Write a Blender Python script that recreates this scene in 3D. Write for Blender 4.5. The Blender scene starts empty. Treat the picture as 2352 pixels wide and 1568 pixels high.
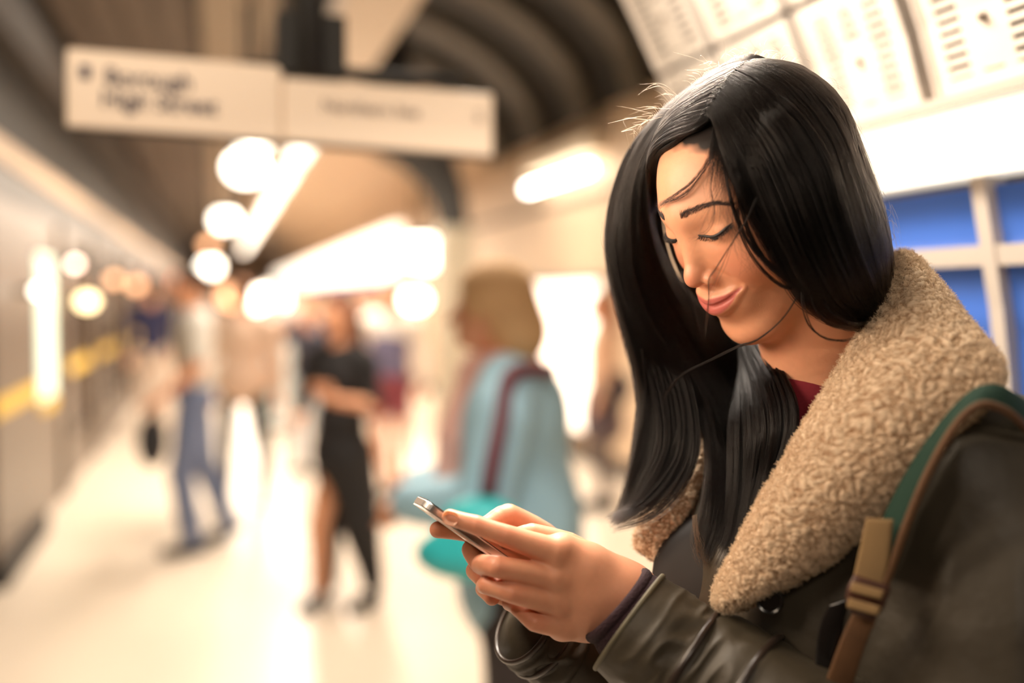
import bpy, bmesh, math, random
import numpy as np
from mathutils import Vector, Matrix

SC = bpy.context.scene
COL = SC.collection
# ------------------------------------------------------------------ camera
CW, CH, FPX = 2352, 1568, 2287.0
CAM_H = 1.60
YAW, PITCH = math.radians(-16.47), math.radians(-2.6)
cam_d = bpy.data.cameras.new('camera')
cam = bpy.data.objects.new('camera', cam_d)
COL.objects.link(cam)
cam_d.sensor_width = 36.0
cam_d.lens = 36.0 * FPX / CW
cam.location = (0, 0, CAM_H)
cam.rotation_euler = (math.radians(90) + PITCH, 0, YAW)
cam_d.clip_start = 0.05
cam_d.clip_end = 300
cam_d.dof.use_dof = True
cam_d.dof.focus_distance = 0.835
cam_d.dof.aperture_fstop = 1.4
SC.camera = cam
# ------------------------------------------------------------------ view, world
SC.view_settings.view_transform = 'Standard'
SC.view_settings.look = 'None'
SC.view_settings.gamma = 1
SC.view_settings.use_curve_mapping = False
SC.view_settings.exposure = 0.0
SC.cycles.use_denoising = True
SC.cycles.max_bounces = 6
SC.cycles.sample_clamp_indirect = 4.0
SC.cycles.caustics_reflective = False
SC.cycles.caustics_refractive = False
W = bpy.data.worlds.new('world'); SC.world = W
W.use_nodes = True
W.node_tree.nodes['Background'].inputs[0].default_value = (1.0, 0.80, 0.62, 1)
W.node_tree.nodes['Background'].inputs[1].default_value = 0.18

# ------------------------------------------------------------------ pixel <-> world
_Rw = Matrix.Rotation(YAW, 3, 'Z') @ Matrix.Rotation(math.radians(90) + PITCH, 3, 'X')
RW = np.array(_Rw)
CAMP = np.array([0, 0, CAM_H])
def c2w(p):
    return np.asarray(p, float) @ RW.T + CAMP
def P(px, py, d):
    return c2w([(px - CW / 2) / FPX * d, -(py - CH / 2) / FPX * d, -d])
def PV(px, py, d):
    return Vector(P(px, py, d))
def pts(lst):
    return np.array([P(*q) for q in lst])
def G(px, py, z=0.0):
    r = P(px, py, 1.0) - CAMP
    t = (z - CAM_H) / r[2]
    return CAMP + r * t
def onX(px, py, X):
    r = P(px, py, 1.0) - CAMP
    return CAMP + r * (X / r[0])
def atY(px, py, Y):
    r = P(px, py, 1.0) - CAMP
    return CAMP + r * (Y / r[1])

# ------------------------------------------------------------------ lights
def area_light(name, loc, size, energy, color=(1, .8, .62), target=None, sy=None, rot=None):
    d = bpy.data.lights.new(name, 'AREA')
    d.energy = energy; d.color = color; d.size = size
    if sy:
        d.shape = 'RECTANGLE'; d.size_y = sy
    o = bpy.data.objects.new(name, d); COL.objects.link(o)
    o.location = loc
    if target is not None:
        o.rotation_euler = (Vector(target) - Vector(loc)).to_track_quat('-Z', 'Y').to_euler()
    if rot is not None: o.rotation_euler = rot
    return o
# added key, rim and fill lights for the woman, sign and near panels; no fixtures
area_light('key_left', tuple(P(420, 330, .80)), .5, 3.6, (1, .78, .58), target=tuple(P(1640, 640, .85)), sy=.2)
area_light('rim_over', tuple(P(1150, -600, 1.5)), .6, 25, (1, .88, .76), target=tuple(P(1500, 800, .85)), sy=.2)
area_light('panel_wash_right', (.50, 1.15, 2.32), .5, 13, (1, .90, .76), target=(.80, 1.05, 1.7), sy=.12)
area_light('sign_fill', (-.5, 1.0, 2.75), 1.0, 20, (1, .84, .66), target=tuple(P(600, 240, 2.0)), sy=.15)
area_light('front_fill', (-.3, -1.3, 2.9), 1.2, 14, (1, .84, .68), target=tuple(P(1900, 1000, .8)), sy=.15)

# ------------------------------------------------------------------ materials
def lin(r, g, b):
    f = lambda c: ((c / 255.) / 12.92) if c / 255. <= .04045 else (((c / 255.) + .055) / 1.055) ** 2.4
    return (f(r), f(g), f(b), 1)
def mat(name, color, rough=.6, metal=0, spec=.5, sss=0, sheen=0, noise=0, nscale=30, bump=0, bscale=200,
        attr=None, emit=None, estr=1, coat=0, bdist=.001, btype='noise'):
    m = bpy.data.materials.new(name); m.use_nodes = True
    nt = m.node_tree; b = nt.nodes['Principled BSDF']
    b.inputs['Base Color'].default_value = color
    b.inputs['Roughness'].default_value = rough
    b.inputs['Metallic'].default_value = metal
    b.inputs['Specular IOR Level'].default_value = spec
    if coat: b.inputs['Coat Weight'].default_value = coat
    if sheen:
        b.inputs['Sheen Weight'].default_value = sheen
        b.inputs['Sheen Tint'].default_value = color
    if sss:
        b.inputs['Subsurface Weight'].default_value = sss
        b.inputs['Subsurface Radius'].default_value = (1, .35, .2)
        b.inputs['Subsurface Scale'].default_value = .006
    tc = nt.nodes.new('ShaderNodeTexCoord')
    src = None
    if attr:
        a = nt.nodes.new('ShaderNodeAttribute'); a.attribute_name = attr
        src = a.outputs['Color']
        nt.links.new(src, b.inputs['Base Color'])
    if noise:
        n = nt.nodes.new('ShaderNodeTexNoise'); n.inputs['Scale'].default_value = nscale
        n.inputs['Detail'].default_value = 5
        nt.links.new(tc.outputs['Object'], n.inputs['Vector'])
        mx = nt.nodes.new('ShaderNodeMix'); mx.data_type = 'RGBA'; mx.blend_type = 'MULTIPLY'
        mx.inputs[0].default_value = 1
        mr = nt.nodes.new('ShaderNodeMapRange')
        mr.inputs[1].default_value = .3; mr.inputs[2].default_value = .7
        mr.inputs[3].default_value = 1 - noise; mr.inputs[4].default_value = 1 + noise * .4
        nt.links.new(n.outputs['Fac'], mr.inputs[0])
        nt.links.new(mr.outputs[0], mx.inputs[7])
        if src: nt.links.new(src, mx.inputs[6])
        else: mx.inputs[6].default_value = color
        nt.links.new(mx.outputs[2], b.inputs['Base Color'])
    if bump:
        if btype == 'noise':
            n2 = nt.nodes.new('ShaderNodeTexNoise'); n2.inputs['Detail'].default_value = 4; o2 = n2.outputs['Fac']
        elif btype == 'voronoi':
            n2 = nt.nodes.new('ShaderNodeTexVoronoi'); o2 = n2.outputs['Distance']
        elif btype == 'wave':
            n2 = nt.nodes.new('ShaderNodeTexWave'); o2 = n2.outputs['Fac']
        n2.inputs['Scale'].default_value = bscale
        nt.links.new(tc.outputs['Object'], n2.inputs['Vector'])
        bp = nt.nodes.new('ShaderNodeBump'); bp.inputs['Strength'].default_value = bump
        bp.inputs['Distance'].default_value = bdist
        nt.links.new(o2, bp.inputs['Height'])
        nt.links.new(bp.outputs[0], b.inputs['Normal'])
    if emit:
        b.inputs['Emission Color'].default_value = emit
        b.inputs['Emission Strength'].default_value = estr
    return m

# ------------------------------------------------------------------ objects
def empty(name, loc=(0, 0, 0), label=None, cat=None, group=None, kind=None):
    o = bpy.data.objects.new(name, None); COL.objects.link(o)
    o.location = loc; o.empty_display_size = .1
    tag(o, label, cat, group, kind)
    return o
def tag(o, label=None, cat=None, group=None, kind=None):
    if label: o['label'] = label
    if cat: o['category'] = cat
    if group: o['group'] = group
    if kind: o['kind'] = kind
    return o
def mesh(name, V, F, m, parent=None, smooth=True, colors=None):
    """V: world coordinates; linked under parent keeping the world position."""
    me = bpy.data.meshes.new(name)
    V = np.asarray(V, float)
    off = np.zeros(3)
    if parent is not None: off = np.array(parent_world(parent))
    V = V - off
    if isinstance(F, np.ndarray):
        n, k = F.shape
        me.vertices.add(len(V)); me.vertices.foreach_set('co', V.astype(np.float32).ravel())
        me.loops.add(n * k); me.loops.foreach_set('vertex_index', F.astype(np.int32).ravel())
        me.polygons.add(n); me.polygons.foreach_set('loop_start', np.arange(0, n * k, k, dtype=np.int32))
        me.update(calc_edges=True); me.validate()
    else:
        me.from_pydata([tuple(v) for v in V], [], F); me.update()
    if smooth: me.polygons.foreach_set('use_smooth', [True] * len(me.polygons))
    if colors is not None:
        ca = me.color_attributes.new('tint', 'FLOAT_COLOR', 'POINT')
        c = np.ones((len(V), 4), np.float32); c[:, :3] = colors
        ca.data.foreach_set('color', c.ravel())
    if m: me.materials.append(m)
    o = bpy.data.objects.new(name, me); COL.objects.link(o)
    if parent is not None: o.parent = parent
    return o
def parent_world(p):
    v = Vector((0, 0, 0))
    while p is not None:
        v += p.location; p = p.parent
    return v
class MB:
    """collects solid shapes in world coordinates and links them as one mesh"""
    def __init__(s): s.V = []; s.F = []
    def add(s, V, F):
        b = len(s.V); s.V += [tuple(v) for v in V]; s.F += [tuple(i + b for i in f) for f in F]; return s
    def hexa(s, a, b):
        """two quads a[4], b[4] joined to a closed block"""
        return s.add(list(a) + list(b), [(0, 3, 2, 1), (4, 5, 6, 7), (0, 1, 5, 4), (1, 2, 6, 5), (2, 3, 7, 6), (3, 0, 4, 7)])
    def box(s, c, d, rot=None):
        c = np.array(c, float); d = np.array(d, float) / 2
        q = np.array([[-1, -1], [1, -1], [1, 1], [-1, 1]], float)
        pa = np.column_stack([q * d[:2], -np.ones(4) * d[2]]); pb = pa * [1, 1, -1]
        if rot is not None:
            R = np.array(rot); pa = pa @ R.T; pb = pb @ R.T
        return s.hexa(pa + c, pb + c)
    def tube(s, path, r, n=10, cap=True):
        V, F = sweep(path, r, r, n=n, cap=cap)
        return s.add(V, [tuple(f) for f in F])
    def build(s, name, m, parent=None, smooth=False, bevel=0):
        o = mesh(name, s.V, s.F, m, parent, smooth)
        if bevel:
            md = o.modifiers.new('bevel', 'BEVEL'); md.width = bevel; md.segments = 2
        return o
def Rz(a):
    return np.array([[math.cos(a), -math.sin(a), 0], [math.sin(a), math.cos(a), 0], [0, 0, 1.]])

def crom(pt, n):
    """Catmull-Rom through rows of pt, n samples"""
    pt = np.asarray(pt, float); k = len(pt)
    if k == 2:
        t = np.linspace(0, 1, n)[:, None]; return pt[0] * (1 - t) + pt[1] * t
    t = np.linspace(0, k - 1 - 1e-9, n); i = t.astype(int); u = (t - i)[:, None]
    ext = np.vstack([2 * pt[0] - pt[1], pt, 2 * pt[-1] - pt[-2]])
    a, b, c, d = ext[i], ext[i + 1], ext[i + 2], ext[i + 3]
    return .5 * ((2 * b) + (-a + c) * u + (2 * a - 5 * b + 4 * c - d) * u * u + (-a + 3 * b - 3 * c + d) * u ** 3)
def sweep(path, ra, rb, n=16, cap=True, up=None, disp=None, rings=None):
    """elliptic tube along a path; ra across 'side', rb across 'up'. Scalars or arrays. disp(t, ang) adds to the radius"""
    path = np.asarray(path, float)
    if rings: path = crom(path, rings)
    m = len(path)
    def arr(r):
        r = np.asarray(r, float)
        if r.ndim == 0: return np.full(m, float(r))
        return np.interp(np.linspace(0, 1, m), np.linspace(0, 1, len(r)), r) if len(r) != m else r
    ra = arr(ra); rb = arr(rb)
    T = np.gradient(path, axis=0); T /= np.linalg.norm(T, axis=1)[:, None] + 1e-12
    U = np.array(up if up is not None else ([0, 0, 1.] if abs(T[0][2]) < .9 else [0, 1., 0]), float)
    V = []; ang = np.linspace(0, 2 * math.pi, n, endpoint=False)
    ca, sa = np.cos(ang)[:, None], np.sin(ang)[:, None]
    prev = U
    for i in range(m):
        s = np.cross(T[i], prev); s /= np.linalg.norm(s) + 1e-12
        u = np.cross(s, T[i])
        if up is None: prev = u
        k = 1.0
        a_, b_ = ra[i], rb[i]
        dd = 0
        if disp is not None: dd = disp(i / (m - 1), ang)[:, None]
        V.append(path[i] + ca * (a_ + dd) * s + sa * (b_ + dd) * u)
    V = np.vstack(V)
    F = []
    idx = np.arange(m * n).reshape(m, n)
    a = idx[:-1]; b = idx[1:]
    Q = np.stack([a, np.roll(a, -1, 1), np.roll(b, -1, 1), b], -1).reshape(-1, 4)
    F = [tuple(q) for q in Q]
    if cap:
        F.append(tuple(reversed(idx[0]))); F.append(tuple(idx[-1]))
    return V, F

# ------------------------------------------------------------------ signed distance meshing (surface nets)
class SDF:
    def __init__(s, lo, hi, h):
        s.lo = np.array(lo, np.float32); s.h = h
        s.n = np.ceil((np.array(hi) - np.array(lo)) / h).astype(int) + 1
        ax = [s.lo[i] + h * np.arange(s.n[i], dtype=np.float32) for i in range(3)]
        s.x = ax[0][:, None, None]; s.y = ax[1][None, :, None]; s.z = ax[2][None, None, :]
        s.f = np.full(tuple(s.n), 1.0, np.float32)
    def _box(s, lo, hi):
        a = np.clip(np.floor((np.array(lo) - s.lo) / s.h).astype(int), 0, s.n - 1)
        b = np.clip(np.ceil((np.array(hi) - s.lo) / s.h).astype(int) + 1, 1, s.n)
        b = np.maximum(b, a + 1)
        return tuple(slice(i, j) for i, j in zip(a, b))
    def prim(s, d_fn, lo, hi, k=0., mode='add'):
        pad = k * 1.5 + 3 * s.h
        sl = s._box(np.array(lo) - pad, np.array(hi) + pad)
        x = s.x[sl[0]]; y = s.y[:, sl[1]]; z = s.z[:, :, sl[2]]
        d = d_fn(x, y, z).astype(np.float32); f = s.f[sl]
        if mode == 'add':
            if k > 0:
                e = np.maximum(k - np.abs(f - d), 0) / k
                s.f[sl] = np.minimum(f, d) - e * e * k * .25
            else: s.f[sl] = np.minimum(f, d)
        else:
            d = -d
            if k > 0:
                e = np.maximum(k - np.abs(f - d), 0) / k
                s.f[sl] = np.maximum(f, d) + e * e * k * .25
            else: s.f[sl] = np.maximum(f, d)
    def ell(s, c, r, k=0., mode='add', R=None):
        c = np.array(c, float); r = np.array(r, float); m = r.max()
        def fn(x, y, z):
            X, Y, Z = x - c[0], y - c[1], z - c[2]
            if R is not None:   # columns of R are the ellipsoid's own axes
                X, Y, Z = (X * R[0][0] + Y * R[1][0] + Z * R[2][0], X * R[0][1] + Y * R[1][1] + Z * R[2][1], X * R[0][2] + Y * R[1][2] + Z * R[2][2])
            q = np.sqrt((X / r[0]) ** 2 + (Y / r[1]) ** 2 + (Z / r[2]) ** 2)
            g = np.sqrt((X / r[0] ** 2) ** 2 + (Y / r[1] ** 2) ** 2 + (Z / r[2] ** 2) ** 2) + 1e-9
            return q * (q - 1) / g
        s.prim(fn, c - m, c + m, k, mode)
    def cap(s, a, b, ra, rb=None, k=0., mode='add'):
        a = np.array(a, float); b = np.array(b, float); rb = ra if rb is None else rb
        ab = b - a; L = ab @ ab + 1e-12; m = max(ra, rb)
        def fn(x, y, z):
            t = np.clip(((x - a[0]) * ab[0] + (y - a[1]) * ab[1] + (z - a[2]) * ab[2]) / L, 0, 1)
            return np.sqrt((x - a[0] - t * ab[0]) ** 2 + (y - a[1] - t * ab[1]) ** 2 + (z - a[2] - t * ab[2]) ** 2) - (ra + (rb - ra) * t)
        s.prim(fn, np.minimum(a, b) - m, np.maximum(a, b) + m, k, mode)
    def chain(s, P_, R_, k=0., kj=None, mode='add'):
        """a smooth chain of capsules, united with the field with blend k"""
        P_ = np.asarray(P_, float)
        def fn(x, y, z):
            out = None
            for i in range(len(P_) - 1):
                a = P_[i]; ab = P_[i + 1] - a; L = ab @ ab + 1e-12
                t = np.clip(((x - a[0]) * ab[0] + (y - a[1]) * ab[1] + (z - a[2]) * ab[2]) / L, 0, 1)
                d = np.sqrt((x - a[0] - t * ab[0]) ** 2 + (y - a[1] - t * ab[1]) ** 2 + (z - a[2] - t * ab[2]) ** 2) - (R_[i] + (R_[i + 1] - R_[i]) * t)
                if out is None: out = d
                elif kj:
                    e = np.maximum(kj - np.abs(out - d), 0) / kj
                    out = np.minimum(out, d) - e * e * kj * .25
                else: out = np.minimum(out, d)
            return out
        m = max(R_)
        s.prim(fn, P_.min(0) - m, P_.max(0) + m, k, mode)
    def surf(s):
        f = s.f; nx, ny, nz = f.shape
        f = f.copy()
        f[0] = f[-1] = 1; f[:, 0] = f[:, -1] = 1; f[:, :, 0] = f[:, :, -1] = 1
        ins = f < 0
        c = np.zeros((nx - 1, ny - 1, nz - 1), np.int8)
        for dx in (0, 1):
            for dy in (0, 1):
                for dz in (0, 1):
                    c += ins[dx:nx - 1 + dx, dy:ny - 1 + dy, dz:nz - 1 + dz]
        act = (c > 0) & (c < 8)
        I = np.argwhere(act)
        idx = np.full(act.shape, -1, np.int64); idx[act] = np.arange(len(I))
        corners = [(dx, dy, dz) for dx in (0, 1) for dy in (0, 1) for dz in (0, 1)]
        vals = {k_: f[I[:, 0] + k_[0], I[:, 1] + k_[1], I[:, 2] + k_[2]] for k_ in corners}
        acc = np.zeros((len(I), 3)); cnt = np.zeros(len(I))
        for k_ in corners:
            for ax in range(3):
                if k_[ax]: continue
                k2 = list(k_); k2[ax] = 1; k2 = tuple(k2)
                a, b = vals[k_], vals[k2]
                m = (a < 0) != (b < 0)
                t = np.where(m, a / (a - b + 1e-20), 0)
                p = np.tile(np.array(k_, float), (len(I), 1)); p[:, ax] = t
                acc[m] += p[m]; cnt[m] += 1
        V = (I + acc / cnt[:, None]) * s.h + s.lo
        F = []
        for ax in range(3):
            o1, o2 = [(1, 2), (2, 0), (0, 1)][ax]
            sa = [slice(None)] * 3; sb = [slice(None)] * 3
            sa[ax] = slice(0, -1); sb[ax] = slice(1, None)
            a, b = ins[tuple(sa)], ins[tuple(sb)]
            E = np.argwhere(a != b)
            E = E[(E[:, o1] > 0) & (E[:, o2] > 0) & (E[:, o1] < f.shape[o1] - 1) & (E[:, o2] < f.shape[o2] - 1)]
            fl = a[E[:, 0], E[:, 1], E[:, 2]]
            q = []
            for (i, j) in ((1, 1), (0, 1), (0, 0), (1, 0)):
                e = E.copy(); e[:, o1] -= i; e[:, o2] -= j
                q.append(idx[e[:, 0], e[:, 1], e[:, 2]])
            q = np.stack(q, 1)
            q[~fl] = q[~fl][:, ::-1]
            F.append(q)
        F = np.vstack(F)
        return V, F[(F >= 0).all(1)]

# ------------------------------------------------------------------ value noise on arrays
_rng = np.random.default_rng(11)
_NT = _rng.random((32, 32, 32)).astype(np.float32)
def vnoise(p):
    p = np.asarray(p, float); i = np.floor(p).astype(int); u = p - i; u = u * u * (3 - 2 * u)
    i &= 31; j = (i + 1) & 31
    def g(a, b, c): return _NT[a, b, c]
    x0, y0, z0 = i.T; x1, y1, z1 = j.T; ux, uy, uz = u.T
    c00 = g(x0, y0, z0) * (1 - ux) + g(x1, y0, z0) * ux; c10 = g(x0, y1, z0) * (1 - ux) + g(x1, y1, z0) * ux
    c01 = g(x0, y0, z1) * (1 - ux) + g(x1, y0, z1) * ux; c11 = g(x0, y1, z1) * (1 - ux) + g(x1, y1, z1) * ux
    return (c00 * (1 - uy) + c10 * uy) * (1 - uz) + (c01 * (1 - uy) + c11 * uy) * uz - .5
# ================================================================== the station: x across the platform, y along it, z up
def struct(mb, name, m, **k):
    o = mb.build(name, m, **k); o['kind'] = 'structure'; return o
M_floor = mat('platform_floor', lin(226, 212, 194), .35, noise=.08, nscale=1.2)
M_steel = mat('brushed_steel', lin(100, 86, 73), .4, metal=.4, noise=.15, nscale=4)
M_dark = mat('dark_paint', lin(27, 24, 20), .7)
M_brownp = mat('brown_soffit', lin(74, 62, 52), .7, noise=.2, nscale=3)
M_tanw = mat('tan_cladding', lin(196, 170, 142), .6, noise=.10, nscale=1.5)
M_ceil = mat('ceiling_panel', lin(104, 92, 82), .8, noise=.15, nscale=6)
M_beam = mat('white_beam', lin(214, 200, 184), .6)
M_glassd = mat('dark_glass', lin(58, 52, 46), .12, spec=.7)
def emis(name, c, s):
    return mat(name, lin(*c), .5, emit=lin(*c), estr=s)
M_lampw = emis('lamp_white', (255, 244, 224), 9)
M_lampo = emis('lamp_orange', (255, 190, 140), 4)
XL, XR, Y1 = -1.25, 3.4, 60.0
struct(MB().box(((XL + XR) / 2, 26, -.05), (XR - XL + .6, 74, .1)), 'floor', M_floor)
# left: glazed screen doors with steel posts, tan header, dark fascia
struct(MB().box((XL - .95, 26, 1.4), (.1, 74, 3.2)), 'wall_left', mat('tunnel_dark', lin(96, 78, 62), .8, noise=.3, nscale=.8))
struct(MB().box((XL - .55, 26, -.06), (.9, 74, .1)), 'trim_1', M_dark)
struct(MB().box((XL - .08, 26, 2.45), (.30, 74, .13)), 'trim_2', M_tanw)
struct(MB().box((XL - .09, 26, 2.267), (.27, 74, .234)), 'trim_52', mat('grey_header', lin(62, 57, 54), .5))
struct(MB().box((XL - .14, 26, 3.28), (.10, 74, 1.52)), 'trim_3', M_dark)
struct(MB().box((XL + .02, 26, 3.30), (.16, 74, .32)), 'trim_4', mat('brown_strip', lin(46, 38, 32), .7))
M_yel = mat('yellow_band', lin(236, 196, 84), .6)
M_pane = mat('door_glass', lin(78, 66, 56), .15, spec=.6, noise=.35, nscale=.9)
proto = None
def door_module(y0, L_, lab):
    e = empty('screen_door', (XL, y0, 0), lab, 'platform door', 'glazed platform screen doors')
    MB().box((XL, y0 + .16, 1.08), (.16, .32, 2.16)).build('post', M_steel, e, bevel=.01)
    MB().box((XL, y0 + L_ / 2 + .16, .18), (.09, L_ - .34, .36)).build('kick_plate', M_steel, e)
    MB().box((XL - .01, y0 + L_ / 2 + .16, 1.20), (.03, L_ - .34, 1.66)).build('pane', M_pane, e)
    MB().box((XL, y0 + L_ / 2 + .16, 2.09), (.09, L_ - .34, .12)).build('top_rail', M_steel, e)
    MB().box((XL, y0 + L_ / 2 + .16, 1.19), (.05, .07, 1.66)).build('door_stile', M_steel, e)
    MB().box((XL + .012, y0 + L_ / 2 + .16, .98), (.03, L_ - .34, .10)).build('warning_band', M_yel, e)
    return e
ys = [3.6, 8.55, 10.7, 13.1, 15.4, 18.9, 22.4, 26, 30, 35, 41, 48]
lb = ['nearest steel post and glass door leaf at the left edge of the photo', 'glass platform door just beyond the tall pale lit panel']
for i, y in enumerate(ys):
    L_ = (ys[i + 1] - y) if i + 1 < len(ys) else 6
    if i == 0: L_ = 2.2
    door_module(y, L_, lb[i] if i < 2 else 'glazed platform door with yellow band, far down the left side')
# wide steel pier with the tall lit window beside it
pier = empty('steel_pier', (XL, 6.6, 0), 'wide brushed steel pier at the left edge beside the tall lit panel', 'pier')
MB().box((XL - .02, 6.65, 1.08), (.20, 1.40, 2.16)).build('casing', M_steel, pier, bevel=.015)
MB().box((XL + .02, 6.65, .06), (.22, 1.44, .12)).build('plinth', M_dark, pier)
MB().box((XL + .086, 6.65, .98), (.012, 1.40, .10)).build('warning_band', M_yel, pier)
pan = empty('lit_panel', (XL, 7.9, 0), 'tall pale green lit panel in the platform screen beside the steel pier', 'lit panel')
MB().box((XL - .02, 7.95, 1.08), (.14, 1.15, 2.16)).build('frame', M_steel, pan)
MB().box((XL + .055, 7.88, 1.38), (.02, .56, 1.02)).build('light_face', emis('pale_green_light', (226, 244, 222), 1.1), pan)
MB().box((XL + .06, 7.88, .82), (.02, .56, .09)).build('warning_band', M_yel, pan)
# ceiling: perforated panels, dark slot, white services beam, cove with ribs
struct(MB().box((-.78, 26, 4.05), (1.25, 74, .08)), 'ceiling', M_ceil)
struct(MB().box((.20, 26, 4.02), (.62, 74, .08)), 'trim_5', mat('pale_soffit', lin(150, 134, 116), .7))
for i in range(5):
    struct(MB().box((-1.30 + i * .28, 26, 3.99), (.03, 74, .06)), 'trim_%d' % (6 + i), M_brownp)
struct(MB().box((1.1, 26, 4.62), (5.2, 74, .1)), 'trim_11', M_dark)
struct(MB().box((.92, 14, 3.36), (.42, 48, .16)), 'trim_12', M_beam)
arc = crom([(3.40, 3.30), (3.22, 3.75), (2.80, 4.15), (2.2, 4.45), (1.4, 4.60)], 24)
n_ = len(arc)
for ya, yb, nm, m_ in ((-10, 12.6, 'trim_13', M_dark), (12.6, 62, 'trim_50', M_tanw)):  # near vault dark, far vault tan: its lit look is put into the colour
    V = [(x, y, z) for y in (ya, yb) for x, z in arc] + [(x + .08, y, z + .08) for y in (ya, yb) for x, z in arc]
    F = [(i, i + 1, n_ + i + 1, n_ + i) for i in range(n_ - 1)] + [(2 * n_ + i, 3 * n_ + i, 3 * n_ + i + 1, 2 * n_ + i + 1) for i in range(n_ - 1)]
    mesh(nm, V, F, m_)['kind'] = 'structure'
struct(MB().box((2.2, 37.3, 4.54), (2.6, 49.4, .05)), 'trim_51', M_tanw)  # far ceiling in the same tan, standing in for light on it
def rib(y, w, dep, name, m, lab=None):
    V = []; F = []
    for (yy) in (y, y + w):
        for off in (0, dep):
            for x, z in arc: V.append((x - off * .8, yy, z - off * .6))
    k = len(arc)
    for i in range(k - 1):
        a = [i, k + i, 2 * k + i, 3 * k + i]
        F += [(a[1], a[1] + 1, a[3] + 1, a[3]), (a[0], a[0] + 1, a[1] + 1, a[1]), (a[2], a[3], a[3] + 1, a[2] + 1)]
    o = mesh(name, V, F, m, smooth=False); o['kind'] = 'structure'; return o
M_rib = mat('olive_rib', lin(66, 58, 44), .6)
for i, y in enumerate([5.2, 6.3, 7.4, 8.6, 10, 11.5]):
    rib(y, .34, .14, 'trim_%d' % (14 + i), M_rib)
# right wall of the tunnel with a joint line and base
struct(MB().box((XR + .05, 26, 1.65), (.1, 74, 3.3)), 'wall_right', M_tanw)
struct(MB().box((XR - .01, 26, 2.55), (.04, 74, .05)), 'trim_20', M_brownp)
struct(MB().box((XR - .01, 26, .08), (.05, 74, .16)), 'trim_21', M_brownp)
struct(MB().box((1.0, 62, 2.3), (5.4, .1, 4.7)), 'wall_back', mat('end_wall', lin(210, 180, 150), .8))
struct(MB().box((1.0, -10, 2.3), (5.4, .1, 4.7)), 'wall_front', mat('end_wall2', lin(120, 100, 84), .8))
# curved steel column against the right wall
colm = empty('tunnel_column', (2.5, 9.9, 0), 'grey steel column curving up into a dark bracket behind the hanging sign', 'column')
cx = atY(1045, 900, 10)[0]
MB().box((cx, 10, 1.15), (.36, .36, 2.3)).build('shaft', mat('column_grey', lin(150, 140, 122), .5), colm, bevel=.02)
q = [(cx, 10, 1.9), (cx - .02, 10, 2.4), (cx - .12, 10, 2.75), (cx - .35, 10, 3.1), (cx - .75, 10, 3.5), (cx - 1.0, 10, 4.3)]
v, f = sweep(np.array(q), [.17, .17, .20, .30, .42, .5], [.17, .17, .18, .22, .28, .3], n=12, rings=20, up=[0, 1, 0])
MB().add(v, f).build('bracket', M_dark, colm, smooth=True)
# long lit advertising strip on the right wall with a blue frieze under it
adv = empty('light_fascia', (XR, 17, 1.9), 'long glowing white fascia with a blue lower edge on the far right wall', 'illuminated fascia')
MB().box((XR - .12, 38.6, 2.45), (.18, 40, 1.0)).build('light_face', emis('fascia_white', (255, 236, 214), 2.6), adv)
MB().box((XR - .12, 38.6, 1.91), (.20, 40, .08)).build('frieze', mat('blue_frieze', lin(70, 80, 190), .5), adv)
# lit poster case
pos = empty('poster_case', (XR, 9.2, .2), 'bright backlit poster case on the right wall behind the woman in blue', 'poster case')
yA, yB = 10.42, 8.40
MB().box((XR - .05, (yA + yB) / 2, 1.03), (.10, abs(yA - yB) + .1, 1.50)).build('frame', M_steel, pos)
MB().box((XR - .11, (yA + yB) / 2, 1.03), (.02, abs(yA - yB), 1.40)).build('light_face', emis('poster_white', (255, 236, 216), 2.6), pos)
# fluorescent wall light
def wall_light(y0, y1, x, z, lab):
    e = empty('fluorescent_light', (x, (y0 + y1) / 2, z), lab, 'light')
    MB().box((x + .12, (y0 + y1) / 2 - .1, z + .16), (.22, (y1 - y0) * 1.05, .12)).build('housing', mat('housing_white', lin(222, 210, 190), .5), e, bevel=.02)
    MB().tube([(x, y0, z), (x, y1, z)], .035, 12).build('tube', emis('tube_white', (255, 248, 235), 12), e, smooth=True)
    return e
a_ = atY(1208, 436, 0); 
p1, p2 = onX(1212, 434, 3.2), onX(1352, 386, 3.2)
e = empty('fluorescent_light', tuple((p1 + p2) / 2), 'fluorescent tube light under a pale housing high on the right wall', 'light')
MB().tube([p1, p2], .04, 12).build('tube', emis('tube_white', (255, 248, 235), 14), e, smooth=True)
h1, h2 = onX(1225, 385, 3.27), onX(1365, 335, 3.27)
MB().box((h1 + h2) / 2, (.20, abs(h1[1] - h2[1]) + .2, .16)).build('housing', mat('housing_white', lin(232, 216, 190), .5), e, bevel=.02)
# lamps down the platform
def lamp(px, py, Y, r, m, lab, kind='ceiling lamp', group=None, drop=None):
    p = atY(px, py, Y)
    e = empty('ceiling_lamp' if kind == 'ceiling lamp' else 'glass_glint', tuple(p), lab, kind, group)
    S = SDF(p - r * 1.3, p + r * 1.3, r / 7); S.ell(p, (r, r, r * .8)); v, f = S.surf()
    mesh('bulb', v, f, m, e)
    if kind == 'ceiling lamp':
        top = drop if drop else 4.0
        MB().tube([p + [0, 0, r * .7], p + [0, 0, max(.12, top - p[2])]], .02, 8).build('stem', M_dark, e, smooth=True)
        MB().tube([p + [0, 0, r * .6], p + [0, 0, r * .6 + .06]], r * .7, 16).build('cap', M_dark, e, smooth=True)
    else:
        MB().tube([p + [-r * .6, 0, 0], [XL + .003, p[1], p[2]]], min(r * .5, .02), 10).build('mount', M_dark, e, smooth=True)
    return e
G_ = 'round lamps hanging in a row over the platform'
lamp(565, 385, 8.5, .16, M_lampw, 'largest white lamp of the row, just under the hanging sign', group=G_)
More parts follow.
